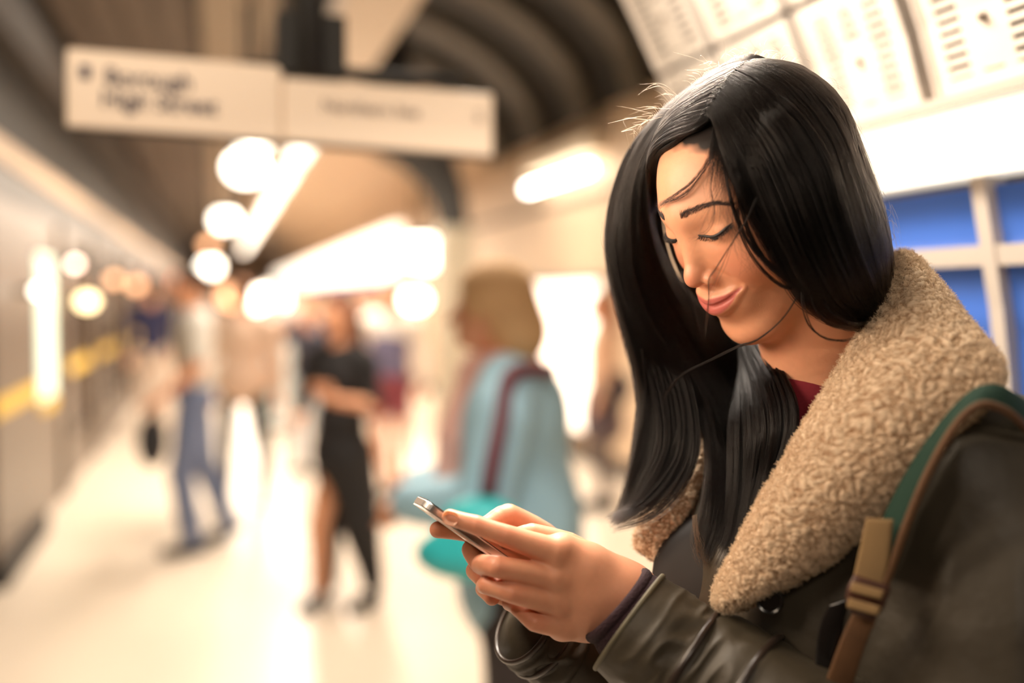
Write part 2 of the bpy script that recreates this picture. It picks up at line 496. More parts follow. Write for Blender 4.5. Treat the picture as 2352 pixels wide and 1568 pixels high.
lamp(585, 318, 7.4, .12, M_lampw, 'white lamp half hidden by the lower edge of the sign', group=G_)
lamp(517, 505, 14, .16, M_lampw, 'second white lamp below the hanging sign, in the row receding away', group=G_)
lamp(483, 612, 26, .24, M_lampw, 'small white lamp low in the row, above the orange glow', group=G_)
lamp(478, 562, 22, .12, M_lampo, 'faint warm lamp just above the small white lamp', group=G_)
lamp(975, 578, 15, .34, M_lampw, 'yellowish white lamp beside the curved column', drop=4.4)
lamp(953, 688, 15.5, .20, M_lampw, 'round white lamp below the blue frieze end', drop=4.4)
lamp(618, 690, 26, .46, M_lampw, 'white lamp over the heads at the far end, left of the fascia', drop=4.56)
lamp(540, 678, 20, .30, M_lampo, 'orange lamp over the heads in the distance', drop=4.0)
lamp(430, 650, 24, .34, emis('red_glow', (255, 130, 90), 1.6), 'reddish lamp above the man in jeans', drop=4.0)
G2 = 'door glass reflections built as small glowing balls'  # reflections in the door glass, built as glowing balls on short stems
for (px, py, r, m, lab) in ((172, 606, .035, emis('pink_glint', (255, 214, 190), 12), 'pinkish glowing ball for a reflection in the second platform door'),
                          (90, 668, .035, M_lampw, 'white glowing ball for a reflection in front of the tall lit panel'),
                          (200, 692, .075, emis('yellow_glint', (255, 226, 170), 7), 'broad yellowish reflection ball below the pinkish one'),
                          (262, 642, .06, M_lampo, 'small orange reflection ball at the left, farther down the doors'),
                          (312, 655, .08, M_lampo, 'orange reflection ball right of the small orange one'),
                          (352, 662, .10, M_lampo, 'farthest orange reflection ball, above the navy figure')):
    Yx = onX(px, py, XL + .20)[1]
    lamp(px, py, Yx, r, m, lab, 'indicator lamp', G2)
# services beam tubes
for i in range(8):
    y = 9.6 + i * 3.6
    e = empty('strip_light', (.92, y + 1.5, 3.25), ['nearest strip light under the long white beam, just below the hanging sign', 'second strip light under the white beam beyond the sign', 'third strip light under the white beam beyond the sign', 'fourth strip light along the white beam, in the distance', 'fifth strip light along the white beam, in the distance', 'sixth strip light along the white beam, far off', 'seventh strip light along the white beam, far off', 'farthest strip light at the vanishing end of the white beam'][i], 'light', 'strip lights under the white beam')
    MB().box((.92, y + 1.5, 3.262), (.26, 3.1, .036)).build('tray', M_beam, e)
    MB().box((.92, y + 1.5, 3.230), (.20, 3.0, .03)).build('diffuser', emis('strip_white', (255, 244, 226), 4), e)
for i in range(6):
    area_light('platform_light', (.92, 9 + i * 6, 3.18), .25, 330, (1, .86, .70), rot=(0, 0, 0), sy=3.2)
area_light('platform_light', (.92, 4.2, 3.18), .25, 130, (1, .86, .70), rot=(0, 0, 0), sy=2.0)  # added out-of-view light for the near floor and the beam's underside
for y_ in (5.6, 8.6):
    area_light('platform_light', (-.45, y_, 3.94), .3, 26, (1, .84, .68), rot=(0, 0, 0), sy=1.6)  # extra lights without a fixture, added to brighten people and doors

# ------------------------------------------------------------------ hanging sign
sg = empty('hanging_sign', tuple(P(640, 60, 2.0)), 'white hanging direction sign with dark lettering under the dark ceiling', 'sign')
M_sign = mat('sign_white', lin(236, 214, 190), .5)
M_ink = mat('sign_ink', lin(38, 34, 62), .6)
DL, DR = 1.95, 2.12
def sgd(px): return DL + (DR - DL) * (px - 150) / 985.
def slab_px(corners, th, name, m, par, extra=0.):
    A = [P(x, y, sgd(x) - extra) for x, y in corners]; nb = P(640, 200, 2.2) - P(640, 200, 2.0); nb /= np.linalg.norm(nb)
    B = [p + nb * th for p in A]
    mb = MB(); mb.hexa(A, B); o = mb.build(name, m, par); md = o.modifiers.new('bevel', 'BEVEL'); md.width = .008; md.segments = 3
    return o
slab_px([(150, 292), (648, 326), (648, 152), (150, 110)], .04, 'left_panel', M_sign, sg)
slab_px([(649, 326), (1134, 362), (1134, 216), (649, 178)], .04, 'right_panel', M_sign, sg)
slab_px([(149, 300), (1134, 370), (1134, 362), (149, 292)], .045, 'frame_edge', M_brownp, sg)
MB().box(P(712, 112, 2.1), (.14, .10, .12)).build('junction_box', M_dark, sg)
MB().tube([P(712, 170, 2.06), P(712, -300, 2.06)], .03, 10).build('hanger', M_dark, sg, smooth=True)
MB().tube([P(560, 150, 2.05), P(1060, 190, 2.12)], .014, 10).build('top_rail', M_dark, sg, smooth=True)
def text(body, px, py, size_px, par, ext=.002, bold=0):
    c = bpy.data.curves.new('lettering', 'FONT'); c.body = body
    d = sgd(px) - .004
    c.size = size_px * d / FPX; c.extrude = .0008; c.offset = bold
    tmp = bpy.data.objects.new('lettering_curve', c); me = bpy.data.meshes.new_from_object(tmp); bpy.data.objects.remove(tmp)
    o = bpy.data.objects.new('lettering', me); COL.objects.link(o); me.materials.clear(); me.materials.append(M_ink)
    xa = P(px + 100, py + 7.6, sgd(px + 100) - .004) - P(px, py, d); xa /= np.linalg.norm(xa)
    up = P(px, py - 100, d) - P(px, py, d); up -= xa * (up @ xa); up /= np.linalg.norm(up); zz = np.cross(xa, up)
    o.parent = par
    M_ = Matrix([[xa[0], up[0], zz[0], 0], [xa[1], up[1], zz[1], 0], [xa[2], up[2], zz[2], 0], [0, 0, 0, 1]])
    pp = P(px, py, d) - np.array(parent_world(par))
    o.matrix_local = Matrix.Translation(Vector(pp)) @ M_
    return o
text('Borough', 238, 192, 56, sg, bold=.0004)
text('High Street', 230, 243, 56, sg, bold=.0004)
M_ink2 = mat('faded_ink', lin(120, 104, 98), .6)
for t_ in (text('Northern line', 738, 254, 40, sg), text('5', 1090, 280, 36, sg)):
    t_.data.materials.clear(); t_.data.materials.append(M_ink2)
slab_px([(182, 180), (208, 182), (208, 150), (182, 148)], .004, 'symbol', M_ink, sg, .004)

# ------------------------------------------------------------------ near side wall: blue glass, white lit band, slotted panels
d52 = 1.20
pb = P(2352, 395, d52); pt = P(2352, 205, d52 * .97); XN = pb[0]
def nearX(z):   # leans towards the platform as it rises
    return np.interp(z, [0, 1.0, pb[2] - .20, pb[2], pt[2], pt[2] + .10, pt[2] + .20, pt[2] + .34, pt[2] + .50], [XN + .14, XN + .10, XN + .042, XN, XN - .022, XN - .055, XN - .100, XN - .175, XN - .29])
YA, YB = -1.2, 1.84
def prof_slab(z0, z1, y0, y1, th, name, m, parent=None, kind='structure', out=0., bev=0.):
    mb = MB(); k = max(2, int((z1 - z0) / .08) + 1)
    zs = np.linspace(z0, z1, k); 
    for i in range(k - 1):
        a, b = zs[i], zs[i + 1]
        A = [(nearX(a) - out, y0, a), (nearX(a) - out, y1, a), (nearX(b) - out, y1, b), (nearX(b) - out, y0, b)]
        B = [(x + th, y, z) for x, y, z in A]
        mb.hexa(A, B)
    o = mb.build(name, m, parent)
    if kind: o['kind'] = kind
    return o
M_blue = mat('blue_glass', lin(74, 116, 206), .3, spec=.5, noise=.12, nscale=2, bump=.4, bscale=26, btype='wave', bdist=.004)
M_frame = mat('grey_frame', lin(196, 184, 172), .45)
prof_slab(0, pt[2] + .36, YA, YB, .05, 'wall_near', mat('near_wall_back', lin(120, 108, 96), .8), out=-.03)
zr = P(2200, 590, 1.32)[2]
ye = [YB - .02, 1.42, 1.0]
ym = [onX(2262, 600, XN)[1]]
mull = [YB - .01, ym[0] + .72, ym[0] + .36, ym[0], ym[0] - .36, ym[0] - .72]
k_ = 1
for i in range(len(mull) - 1):
    for (za, zb) in ((1.02, zr - .012), (zr + .012, pb[2] - .01)):
        prof_slab(za, zb, mull[i + 1] + .012, mull[i] - .012, .012, 'window_%d' % k_, M_blue, out=.0); k_ += 1
for i, y in enumerate(mull): prof_slab(1.0, pb[2], y - .012, y + .012, .035, 'trim_%d' % (30 + i), M_frame, out=.016)
prof_slab(zr - .013, zr + .013, YA, YB, .035, 'trim_40', M_frame, out=.014)
prof_slab(.0, 1.02, YA, YB, .035, 'trim_41', M_frame, out=.014)
lb_ = empty('light_box', (XN, .5, pb[2]), 'white glowing light box band above the blue glass on the near right wall', 'light box')
prof_slab(pb[2], pt[2], YA, YB, .05, 'light_face', emis('band_white', (255, 248, 232), .55), lb_, None, .03)
prof_slab(pt[2] - .004, pt[2] + .008, YA, YB, .05, 'lip', M_frame, lb_, None, .036)
# slotted panels above, leaning inwards: two rows
M_slot = mat('panel_white', lin(216, 204, 190), .42)
M_hole = mat('slot_dark', lin(96, 80, 76), .8)
def slotted(y0, y1, z0, z1, lab):
    e = empty('slotted_panel', (nearX(z0), (y0 + y1) / 2, z0), lab, 'perforated panel', 'white slotted panels over the light box')
    nu, nv = 44, 62
    # surface coordinates: u along y, v up the curved profile; slots are real openings
    holes = set()
    W_ = abs(y1 - y0)
    for v in range(6, nv - 6):
        if (v % 5) < 2:
            r = v / nv
            for u in range(nu):
                x = u / nu
                c1, c2 = .14 < x < .34, .66 < x < .86
                mid = (.42 < x < .58) and (r < .14 or r > .62)
                if c1 or c2 or mid: holes.add((u, v))
    V = []; F = []
    for v in range(nv + 1):
        z = z0 + (z1 - z0) * v / nv
        for u in range(nu + 1): V.append((nearX(z) - .014, y0 + (y1 - y0) * u / nu, z))
    for v in range(nv):
        for u in range(nu):
            if (u, v) not in holes:
                a = v * (nu + 1) + u; F.append((a, a + 1, a + nu + 2, a + nu + 1))
    o = mesh('sheet', V, F, M_slot, e, smooth=False); md = o.modifiers.new('thickness', 'SOLIDIFY'); md.thickness = .003; md.offset = 0
    prof_slab(z0 + .004, z1 - .004, min(y0, y1) + .004, max(y0, y1) - .004, .01, 'backing', M_hole, e, None, -.004)
    for (uu, vv) in ((.5, .45),):
        z = z0 + (z1 - z0) * vv; c = np.array([nearX(z) - .016, y0 + (y1 - y0) * uu, z])
        MB().tube([c, c + [-.004, 0, -.001]], .006, 12).build('screw', M_steel, e, smooth=True)
    for a_, b_ in ((min(y0, y1), 1), (max(y0, y1), -1)):
        prof_slab(z0, z1, a_ + (0 if b_ > 0 else -.006), a_ + (.006 if b_ > 0 else 0), .02, 'edge_rail', M_frame, e, None, .02)
    return e
yj = [onX(2170, 200, nearX(pt[2]))[1], onX(1925, 200, nearX(pt[2]))[1]]
w_ = yj[1] - yj[0]
edges = [yj[0] - 2 * w_, yj[0] - w_, yj[0], yj[1], yj[1] + w_, yj[1] + 2 * w_, yj[1] + 3 * w_, yj[1] + 4 * w_]
names = ['slotted white panel at the right edge, over the light box', 'slotted white panel second from the right edge', 'slotted white panel above the crown of her hair', 'slotted panel just left of her crown', 'shaded slotted panel left of her head', 'far shaded slotted panel at the end of the near wall', 'last slotted panel by the dark ceiling']
for i in range(1, 7):
    for row, (za, zb) in enumerate(((pt[2] + .012, pt[2] + .180), (pt[2] + .190, pt[2] + .355))):
        if edges[i + 1] - .02 > YB + .08: continue
        nm = {1: 'slotted white panel at the right edge of the photo', 2: 'slotted white panel second from the right edge', 3: 'slotted white panel directly behind the crown of her hair', 4: 'shaded slotted panel above and left of her crown', 5: 'shaded slotted panel at the far end of the near wall', 6: 'last shaded slotted panel beside the dark ceiling'}[i]
        slotted(edges[i] + .012, min(edges[i + 1], YB + .02) - .012, za, zb, nm + (', lower row' if row == 0 else ', upper row'))
# ================================================================== the woman in front: head
# head frame: x to her right (away from the camera), y forward, z up; metres
def _rotv(r):
    r = np.array(r, float); a = np.linalg.norm(r); k = r / a
    K = np.array([[0, -k[2], k[1]], [k[2], 0, -k[0]], [-k[1], k[0], 0]])
    return np.eye(3) + math.sin(a) * K + (1 - math.cos(a)) * K @ K
HB = np.array([[0, -1, 0], [0, 0, 1], [-1, 0, 0]], float)
HR = _rotv([0.15967409, 0.37375289, 0.46174287]) @ HB
HT = np.array([0.22006727, 0.12618813, -0.8650022])
def h2w(p):
    return c2w(np.asarray(p, float) @ HR.T + HT)
def w2h(p):
    return ((np.asarray(p, float) - CAMP) @ RW - HT) @ HR
SKIN = lin(226, 164, 128)

woman = empty('person', tuple(G(1900, 1400 + 300, 0) * 0 + np.array([.62, .72, 0])),
              'young woman with long black hair and shearling-collared olive parka, smiling down at her phone', 'person')

def build_head():
    S = SDF((-.088, -.12, -.20), (.088, .125, .13), .00105)
    S.ell((0, -.004, .028), (.070, .080, .078), .02)
    S.ell((0, .030, .020), (.057, .058, .060), .03)
    S.ell((0, .030, -.018), (.056, .056, .070), .025)           # mid face
    S.ell((0, .032, -.060), (.042, .044, .040), .02)            # muzzle and jaw
    S.ell((0, .066, -.0975), (.016, .013, .012), .018)           # chin
    for sx in (-1, 1):
        S.ell((sx * .040, .052 - .003 * (sx > 0), -.026), (.023, .024, .022), .022)     # cheek, lifted by the smile
        S.cap((sx * .046, .000, -.055), (sx * .020, .058, -.092), .016, .013, .02)   # jaw line
        S.cap((sx * .052, -.004, -.01), (sx * .047, .0, -.055), .018, .016, .02)
        S.cap((sx * .006, .081, .019), (sx * .044, .063, .022), .0085, .0075, .014)   # brow ridge
        S.ell((sx * .030, .0955, .002), (.015, .012, .0095), .012, 'sub')           # socket
        S.ell((sx * .0325, .0675, .001), (.0170, .0150, .0115), .005)            # lid over the eyeball
    # nose
    S.cap((0, .0780, .010), (0, .0920, -.026), .0062, .0078, .011)
    S.ell((0, .0945, -.0330), (.0088, .0088, .0078), .008)
    for sx in (-1, 1):
        S.ell((sx * .0125, .0855, -.0365), (.0062, .0085, .0062), .0045)
        S.ell((sx * .0066, .0900, -.0432), (.0034, .0050, .0022), .002, 'sub')
    # mouth mound, lips as two rolls that meet in a thin line, corners pulled up
    S.ell((0, .070, -.060), (.030, .016, .020), .014)
    UL = np.array([[-.0330, .0655, -.0495], [-.023, .0760, -.0535], [-.010, .0825, -.0560], [0, .0838, -.0570], [.010, .0825, -.0560], [.023, .0760, -.0535], [.0330, .0655, -.0495]])
    LLp = np.array([[-.0330, .0650, -.0500], [-.023, .0745, -.0595], [-.010, .0800, -.0650], [0, .0810, -.0662], [.010, .0800, -.0650], [.023, .0745, -.0595], [.0330, .0650, -.0500]])
    uc = crom(UL, 33); lc = crom(LLp, 33)
    def sy(x, z):
        i = int(round((x - S.lo[0]) / S.h)); k = int(round((z - S.lo[2]) / S.h))
        j = np.nonzero(S.f[i, :, k] < 0)[0].max(); a_, b_ = S.f[i, j, k], S.f[i, j + 1, k]
        return S.lo[1] + S.h * (j + a_ / (a_ - b_))
    for q in (uc, lc):
        for r_ in q: r_[1] = max(r_[1], sy(r_[0], r_[2]) - .0012)
    tt = np.linspace(-1, 1, 33); w = (1 - np.abs(tt) ** 1.8)
    S.chain(uc, list(.0010 + .0037 * w), .004, .003)
    S.chain(lc, list(.0010 + .0040 * w), .003, .003)
    ML = (uc + lc) / 2
    ML[:, 2] = (uc[:, 2] - .0037 * w + lc[:, 2] + .0040 * w) / 2
    ML[:, 1] = np.maximum(uc[:, 1], lc[:, 1]) + .0012 + .0040 * w
    for r_ in ML: r_[1] = max(r_[1] - .001, sy(r_[0], r_[2]) + .0003)
    mc = np.vstack([ML[0] + [-.0015, -.001, .0008], ML, ML[-1] + [.0015, -.001, .0008]])
    S.chain(mc, [.0010] + [.0014] * 33 + [.0010], .002, None, 'sub')
    for sx in (-1, 1):   # fold beside the mouth corner and the soft fold from the nose wing
        S.chain([[sx * .0205, .0850, -.033], [sx * .0275, .0830, -.041], [sx * .0325, .0790, -.048]], [.0012, .0016, .0006], .007, .004, 'sub')
    # ear
    for sx in (-1, 1):
        S.ell((sx * .070, -.006, .010), (.007, .017, .029), .006)
        S.ell((sx * .077, -.003, .012), (.005, .009, .018), .004, 'sub')
    # neck: runs down and back towards the chest, in head coordinates
    nb = w2h(P(1925, 985, .90)); nt = np.array([0, -.022, -.035])
    S.chain([nt, nt * .5 + nb * .5 + [0, -.004, 0], nb], [.056, .052, .060], .018, .02)
    V, F = S.surf()
    return S, V, F, uc, lc
HS, HV, HF, UC, LC = build_head()
def _near(V, C):
    return np.sqrt(((V[:, None, :] - C[None]) ** 2).sum(-1)).min(1)
def face_tint(V):
    col = np.tile(np.array(SKIN[:3]), (len(V), 1))
    col *= (1 + .10 * vnoise(V * 60) + .06 * vnoise(V * 300))[:, None]
    def blend(c, w):
        w = np.clip(w, 0, 1)[:, None]; return col * (1 - w) + np.array(lin(*c)[:3]) * w
    for sx in (-1, 1):   # rosy cheeks and nose tip
        d = np.linalg.norm((V - [sx * .040, .070, -.028]) / [1, 1.3, 1], axis=1)
        col = blend((222, 128, 98), .55 * np.exp(-(d / .020) ** 2))
    d = np.linalg.norm(V - [0, .103, -.035], axis=1)
    col = blend((222, 128, 100), .5 * np.exp(-(d / .013) ** 2))
    fr = V[:, 1] > .066
    # lips
    band = fr | (V[:, 1] > .060) & (np.abs(V[:, 0]) > .02)
    band = band & (np.abs(V[:, 0]) < .0335)
    t = np.clip(V[:, 0] / .033, -1, 1)
    zu = np.interp(V[:, 0], UC[:, 0], UC[:, 2]); zl = np.interp(V[:, 0], LC[:, 0], LC[:, 2])
    w = 1 - np.abs(t) ** 1.8
    bow = .0012 * np.exp(-(V[:, 0] / .004) ** 2)
    top = zu + .0004 + .0030 * w - bow; bot = zl - .0004 - .0033 * w
    s = np.minimum(top - V[:, 2], V[:, 2] - bot) / .0016
    col = blend((190, 98, 92), np.where(band, np.clip(s + .4, 0, 1), 0) * .95)
    return col
near_head = (HV[:, 1] > .04)
cols = np.tile(np.array(SKIN[:3]), (len(HV), 1))
cols[near_head] = face_tint(HV[near_head])
# scalp under the hair roots: behind a hairline that runs from temple to temple
_hl = HV[:, 2] - (.074 - 1.3 * np.maximum(.075 - HV[:, 1], 0)) - .010 * np.cos(HV[:, 0] * 30)
_w = np.clip((_hl + .006 + .008 * vnoise(HV * 180)) / .012, 0, 1) * (HV[:, 2] > -.035); _w = _w[:, None]
cols = cols * (1 - _w) + np.array([.02, .014, .012]) * _w
M_skin = mat('skin', SKIN, .42, spec=.45, sss=.25, attr='tint', bump=.25, bscale=900, bdist=.0004)
skin_parts = [(h2w(HV), HF, cols)]
def facey(x, z):
    """front of the face at (x, z)"""
    i = (x - HS.lo[0]) / HS.h; k = (z - HS.lo[2]) / HS.h
    i0, k0 = int(i), int(k); u, v = i - i0, k - k0
    col = (HS.f[i0, :, k0] * (1 - u) + HS.f[i0 + 1, :, k0] * u) * (1 - v) + (HS.f[i0, :, k0 + 1] * (1 - u) + HS.f[i0 + 1, :, k0 + 1] * u) * v
    j = np.nonzero(col < 0)[0].max()
    t = col[j] / (col[j] - col[j + 1])
    return HS.lo[1] + HS.h * (j + t)
def onface(x, z, out=0.):
    return np.array([x, facey(x, z) + out, z])
def hair_curves(name, strands, radii, m, parent, kind=None):
    """strands: list of (n,3) world arrays or one (S,n,3) array; radii: (S,) root radius or (S,n)"""
    c = bpy.data.hair_curves.new(name)
    if isinstance(strands, np.ndarray): cnt = [strands.shape[1]] * strands.shape[0]; pos = strands.reshape(-1, 3)
    else: cnt = [len(q) for q in strands]; pos = np.vstack(strands)
    c.add_curves(cnt)
    off = np.array(parent_world(parent)) if parent is not None else np.zeros(3)
    c.attributes['position'].data.foreach_set('vector', (pos - off).astype(np.float32).ravel())
    r = c.attributes.get('radius') or c.attributes.new('radius', 'FLOAT', 'POINT')
    radii = np.asarray(radii, np.float32)
    if radii.ndim == 1:
        radii = np.concatenate([np.full(n, q) * np.interp(np.linspace(0, 1, n), [0, .7, 1], [1, .85, .25]) for n, q in zip(cnt, radii)])
    r.data.foreach_set('value', radii.astype(np.float32).ravel())
    c.materials.append(m)
    o = bpy.data.objects.new(name, c); COL.objects.link(o)
    if parent is not None: o.parent = parent
    return o
def hair_mat(name, color, rough=.3, rad=.3, brown=None):
    m = bpy.data.materials.new(name); m.use_nodes = True; nt = m.node_tree
    for n in list(nt.nodes): nt.nodes.remove(n)
    o = nt.nodes.new('ShaderNodeOutputMaterial'); h = nt.nodes.new('ShaderNodeBsdfHairPrincipled')
    h.parametrization = 'COLOR'; h.inputs['Color'].default_value = color
    h.inputs['Roughness'].default_value = rough; h.inputs['Radial Roughness'].default_value = rad
    h.inputs['Random Roughness'].default_value = .2
    h.inputs['IOR'].default_value = 1.31
    pass
    nt.links.new(h.outputs[0], o.inputs[0])
    return m
M_eye = mat('eye', lin(30, 18, 14), .08, spec=.8)
M_lash = mat('lash', lin(14, 11, 12), .5)
M_brow = mat('brow_hair', lin(46, 34, 32), .6)
_r = np.random.default_rng(5)
def lash_line(sx):
    a = np.array([[.0165, .0015], [.021, -.0006], [.029, -.0020], [.038, -.0010], [.0445, .0018], [.049, .0048]])
    if sx < 0: a[:, 1] += .0015
    return crom(np.column_stack([a[:, 0] * sx, a[:, 1]]), 24)
brows, lashes = [], []
for sx in (-1, 1):
    ll = lash_line(sx)
    pl = np.array([onface(x, z, .0002) for x, z in ll])
    w = np.interp(np.linspace(0, 1, 24), [0, .15, .6, .85, 1], [.0003, .0010, .0015, .0014, .0002])
    MB().add(*sweep(h2w(pl), w, w, n=8)).build('eyeliner', M_lash, woman, smooth=True)
    for k in range(150):
        t = _r.random() ** .8 * 22.9; i = int(t); b = pl[i] * (1 - t + i) + pl[i + 1] * (t - i)
        e = t / 23
        L_ = (.0050 + .003 * e) * (.7 if sx > 0 else 1) * _r.uniform(.7, 1.1)
        d = np.array([sx * (-.15 + .8 * e), .75 - .25 * e, -.62 + .10 * e]) + _r.normal(0, .08, 3); d /= np.linalg.norm(d)
        q = np.array([b, b + d * L_ * .5 + [0, 0, -.0004], b + d * L_ + [0, 0, .0012 * (L_ / .006)]])
        lashes.append(h2w(crom(q, 7)))
    # brow
    bc = crom(np.array([[.0125, .0225], [.022, .0243], [.034, .0262], [.043, .0258], [.053, .0205]]), 30)
    for k in range(420):
        t = _r.random(); i = min(int(t * 29), 28)
        c0 = bc[i]; th = np.interp(t, [0, .15, .5, 1], [.0016, .0030, .0026, .0006])
        off = _r.uniform(-1, 1) * th
        x, z = c0[0], c0[1] + off
        dirx, dirz = np.interp(t, [0, .3, 1], [.45, .85, 1.]) + _r.normal(0, .2), np.interp(t, [0, .3, 1], [.8, .40, -.35]) - off * 120 + _r.normal(0, .2)
        n = math.hypot(dirx, dirz); L_ = _r.uniform(.003, .0055)
        q = [onface(sx * (x + dirx / n * L_ * s_), z + dirz / n * L_ * s_, .0001 + .0006 * math.sin(s_ * 2.6)) for s_ in (0, .5, 1)]
        brows.append(h2w(np.array(q)))
    # eyeball: dark iris just showing through the slit under the lashes
    E_ = SDF((sx * .031 - .012, .05, -.012), (sx * .031 + .012, .1, .012), .0006)
    ez = ll[11][1] - .0016
    E_.ell((sx * .030, facey(sx * .030, ez) - .0018, ez), (.0070, .0026, .0022))
    ev, ef = E_.surf()
    tag(mesh('eyeball', h2w(ev), ef, M_eye, woman), 'dark eyeball glinting under the lashes')
hair_curves('eyelashes', lashes, [.00011] * len(lashes), M_lash, woman)
hair_curves('eyebrows', brows, [.00009] * len(brows), M_brow, woman)
# ================================================================== hands and phone (camera-aligned build frame, then to the world)
def K(px, py, d):
    return np.array([(px - CW / 2) / FPX * d, -(py - CH / 2) / FPX * d, -d])
def KL(*a): return np.array([K(*q) for q in a])
def build_hands():
    S = SDF(K(960, 1600, .76) + [0, -.02, -.20], K(1660, 1120, .76) + [.04, .02, 0.01], .0008)
    J = []   # joint centres for the rosy tint
    def finger(p, r, k=.007):
        p = KL(*p); q = crom(p, 4 * (len(p) - 1) + 1)
        # straighten the bones: keep the joints sharp-ish by mixing the spline with the polyline
        t = np.linspace(0, len(p) - 1, len(q)); i = np.minimum(t.astype(int), len(p) - 2); u = (t - i)[:, None]
        q = .5 * q + .5 * (p[i] * (1 - u) + p[i + 1] * u)
        rr = np.interp(t, range(len(r)), r)
        rr = rr - .00035 * np.sin((t % 1) * math.pi)          # a little waist between the joints
        S.chain(q, list(rr), k, None)
        J.extend([(a, b * 1.5) for a, b in zip(p[1:], r[1:])])
    # ---- far hand first (right hand): palm behind the phone
    for m in ((1215, 1262, .895), (1205, 1300, .897), (1200, 1345, .893), (1205, 1385, .89)):
        S.chain(KL((1300, 1420, .925), m), [.019, .0125], .012, .01)
    S.chain(KL((1300, 1425, .925), (1345, 1475, .935), (1400, 1530, .945)), [.024, .026, .03], .015)
    finger([(1300, 1400, .915), (1268, 1250, .885), (1168, 1186, .865), (1118, 1208, .850)], [.018, .0135, .0112, .0085], .010)
    finger([(1215, 1262, .895), (1140, 1232, .880), (1070, 1222, .862), (1006, 1216, .850)], [.011, .0088, .0080, .0072], .004)
    finger([(1205, 1300, .897), (1128, 1268, .880), (1084, 1262, .853), (1098, 1290, .832), (1125, 1310, .828)], [.011, .0092, .0088, .0080, .0070], .003)
    finger([(1200, 1345, .893), (1125, 1312, .876), (1092, 1310, .850), (1108, 1328, .830), (1135, 1345, .826)], [.011, .0088, .0082, .0075, .0070], .003)
    finger([(1205, 1385, .890), (1140, 1362, .870), (1112, 1352, .846), (1130, 1372, .830)], [.010, .0080, .0074, .0066], .003)
    far = S.f.copy(); S.f[:] = 1.0
    # ---- near hand (left hand), back towards us
    mcp = [((1268, 1266, .800), .0125), ((1252, 1322, .796), .0128), ((1250, 1376, .798), .0125), ((1268, 1424, .806), .0115)]
    for (m, r) in mcp:
        S.chain(KL((1440, 1370, .822), (1350, (1345 * .5 + m[1] * .5), .814), (m[0] + 22, m[1], m[2] + .004)), [.021, .0160, r - .001], .012, .01)
    S.chain(KL((1430, 1358, .826), (1350, 1306, .820), (1290, 1262, .812)), [.020, .016, .012], .014, .01)
    S.chain(KL((1430, 1400, .826), (1350, 1425, .818), (1290, 1440, .812)), [.020, .0155, .010], .014, .01)
    S.chain(KL((1400, 1370, .825), (1455, 1408, .830), (1560, 1480, .840)), [.026, .0265, .030], .016)
    S.chain(KL((1390, 1350, .830), (1440, 1380, .830), (1540, 1440, .84)), [.021, .020, .022], .016)
    finger([(1268, 1266, .800), (1160, 1229, .790), (1092, 1205, .788), (1034, 1188, .788)], [.0120, .0088, .0078, .0066], .006)
    finger([(1285, 1330, .801), (1142, 1301, .783), (1106, 1296, .804), (1118, 1306, .826)], [.0110, .0088, .0082, .0070], .0035)
    finger([(1285, 1388, .802), (1176, 1361, .785), (1120, 1343, .797), (1112, 1345, .815)], [.0105, .0082, .0078, .0068], .0035)
    finger([(1300, 1440, .808), (1228, 1428, .797), (1192, 1396, .806), (1170, 1385, .826)], [.0100, .0076, .0072, .0062], .0035)
    finger([(1370, 1300, .842), (1305, 1252, .840), (1222, 1228, .836), (1165, 1240, .834)], [.016, .0112, .0098, .0080], .010)
    # hollow between the index and middle knuckles and between ring and little
    S.f = np.minimum(S.f, far)
    V, F = S.surf()
    J = [(c, r) for c, r in J]
    return V, F, J
_hv, _hf, _hj = build_hands()
_c = np.tile(np.array(lin(228, 164, 130)[:3]), (len(_hv), 1))
_c *= (1 + .08 * vnoise(_hv * 70) + .05 * vnoise(_hv * 300))[:, None]
for c, r in _hj:
    w = .26 * np.exp(-((np.linalg.norm(_hv - c, axis=1) / r) ** 4))[:, None]
    _c = _c * (1 - w) + np.array(lin(216, 112, 86)[:3]) * w
skin_parts.append((c2w(_hv), _hf, _c))
# arms inside the sleeves join hands and head into one figure
_A = SDF(K(1190, 1700, .66) + [0, -.12, -.50], K(2400, 800, .70) + [.10, .10, .10], .006)
_nk = K(1915, 960, .90)
for sg_, ch in ((1, [_nk, [.36, -.13, -.75], [.345, -.33, -.690], K(1700, 1570, .775), K(1500, 1440, .812)]), (-1, [_nk, [.245, -.12, -1.04], [.20, -.33, -1.04], K(1420, 1590, .95), K(1300, 1440, .915)])):
    _A.chain(np.array([np.array(q) for q in ch]), [.045, .04, .034, .030, .025], .02)
_av, _af = _A.surf(); skin_parts.append((c2w(_av), _af, np.tile(np.array(SKIN[:3]), (len(_av), 1))))
_off = 0; _V, _F, _C = [], [], []
for v, f, c in skin_parts:
    _V.append(v); _F.append(f + _off); _C.append(c); _off += len(v)
body = mesh('skin', np.vstack(_V), np.vstack(_F), M_skin, woman, colors=np.vstack(_C))
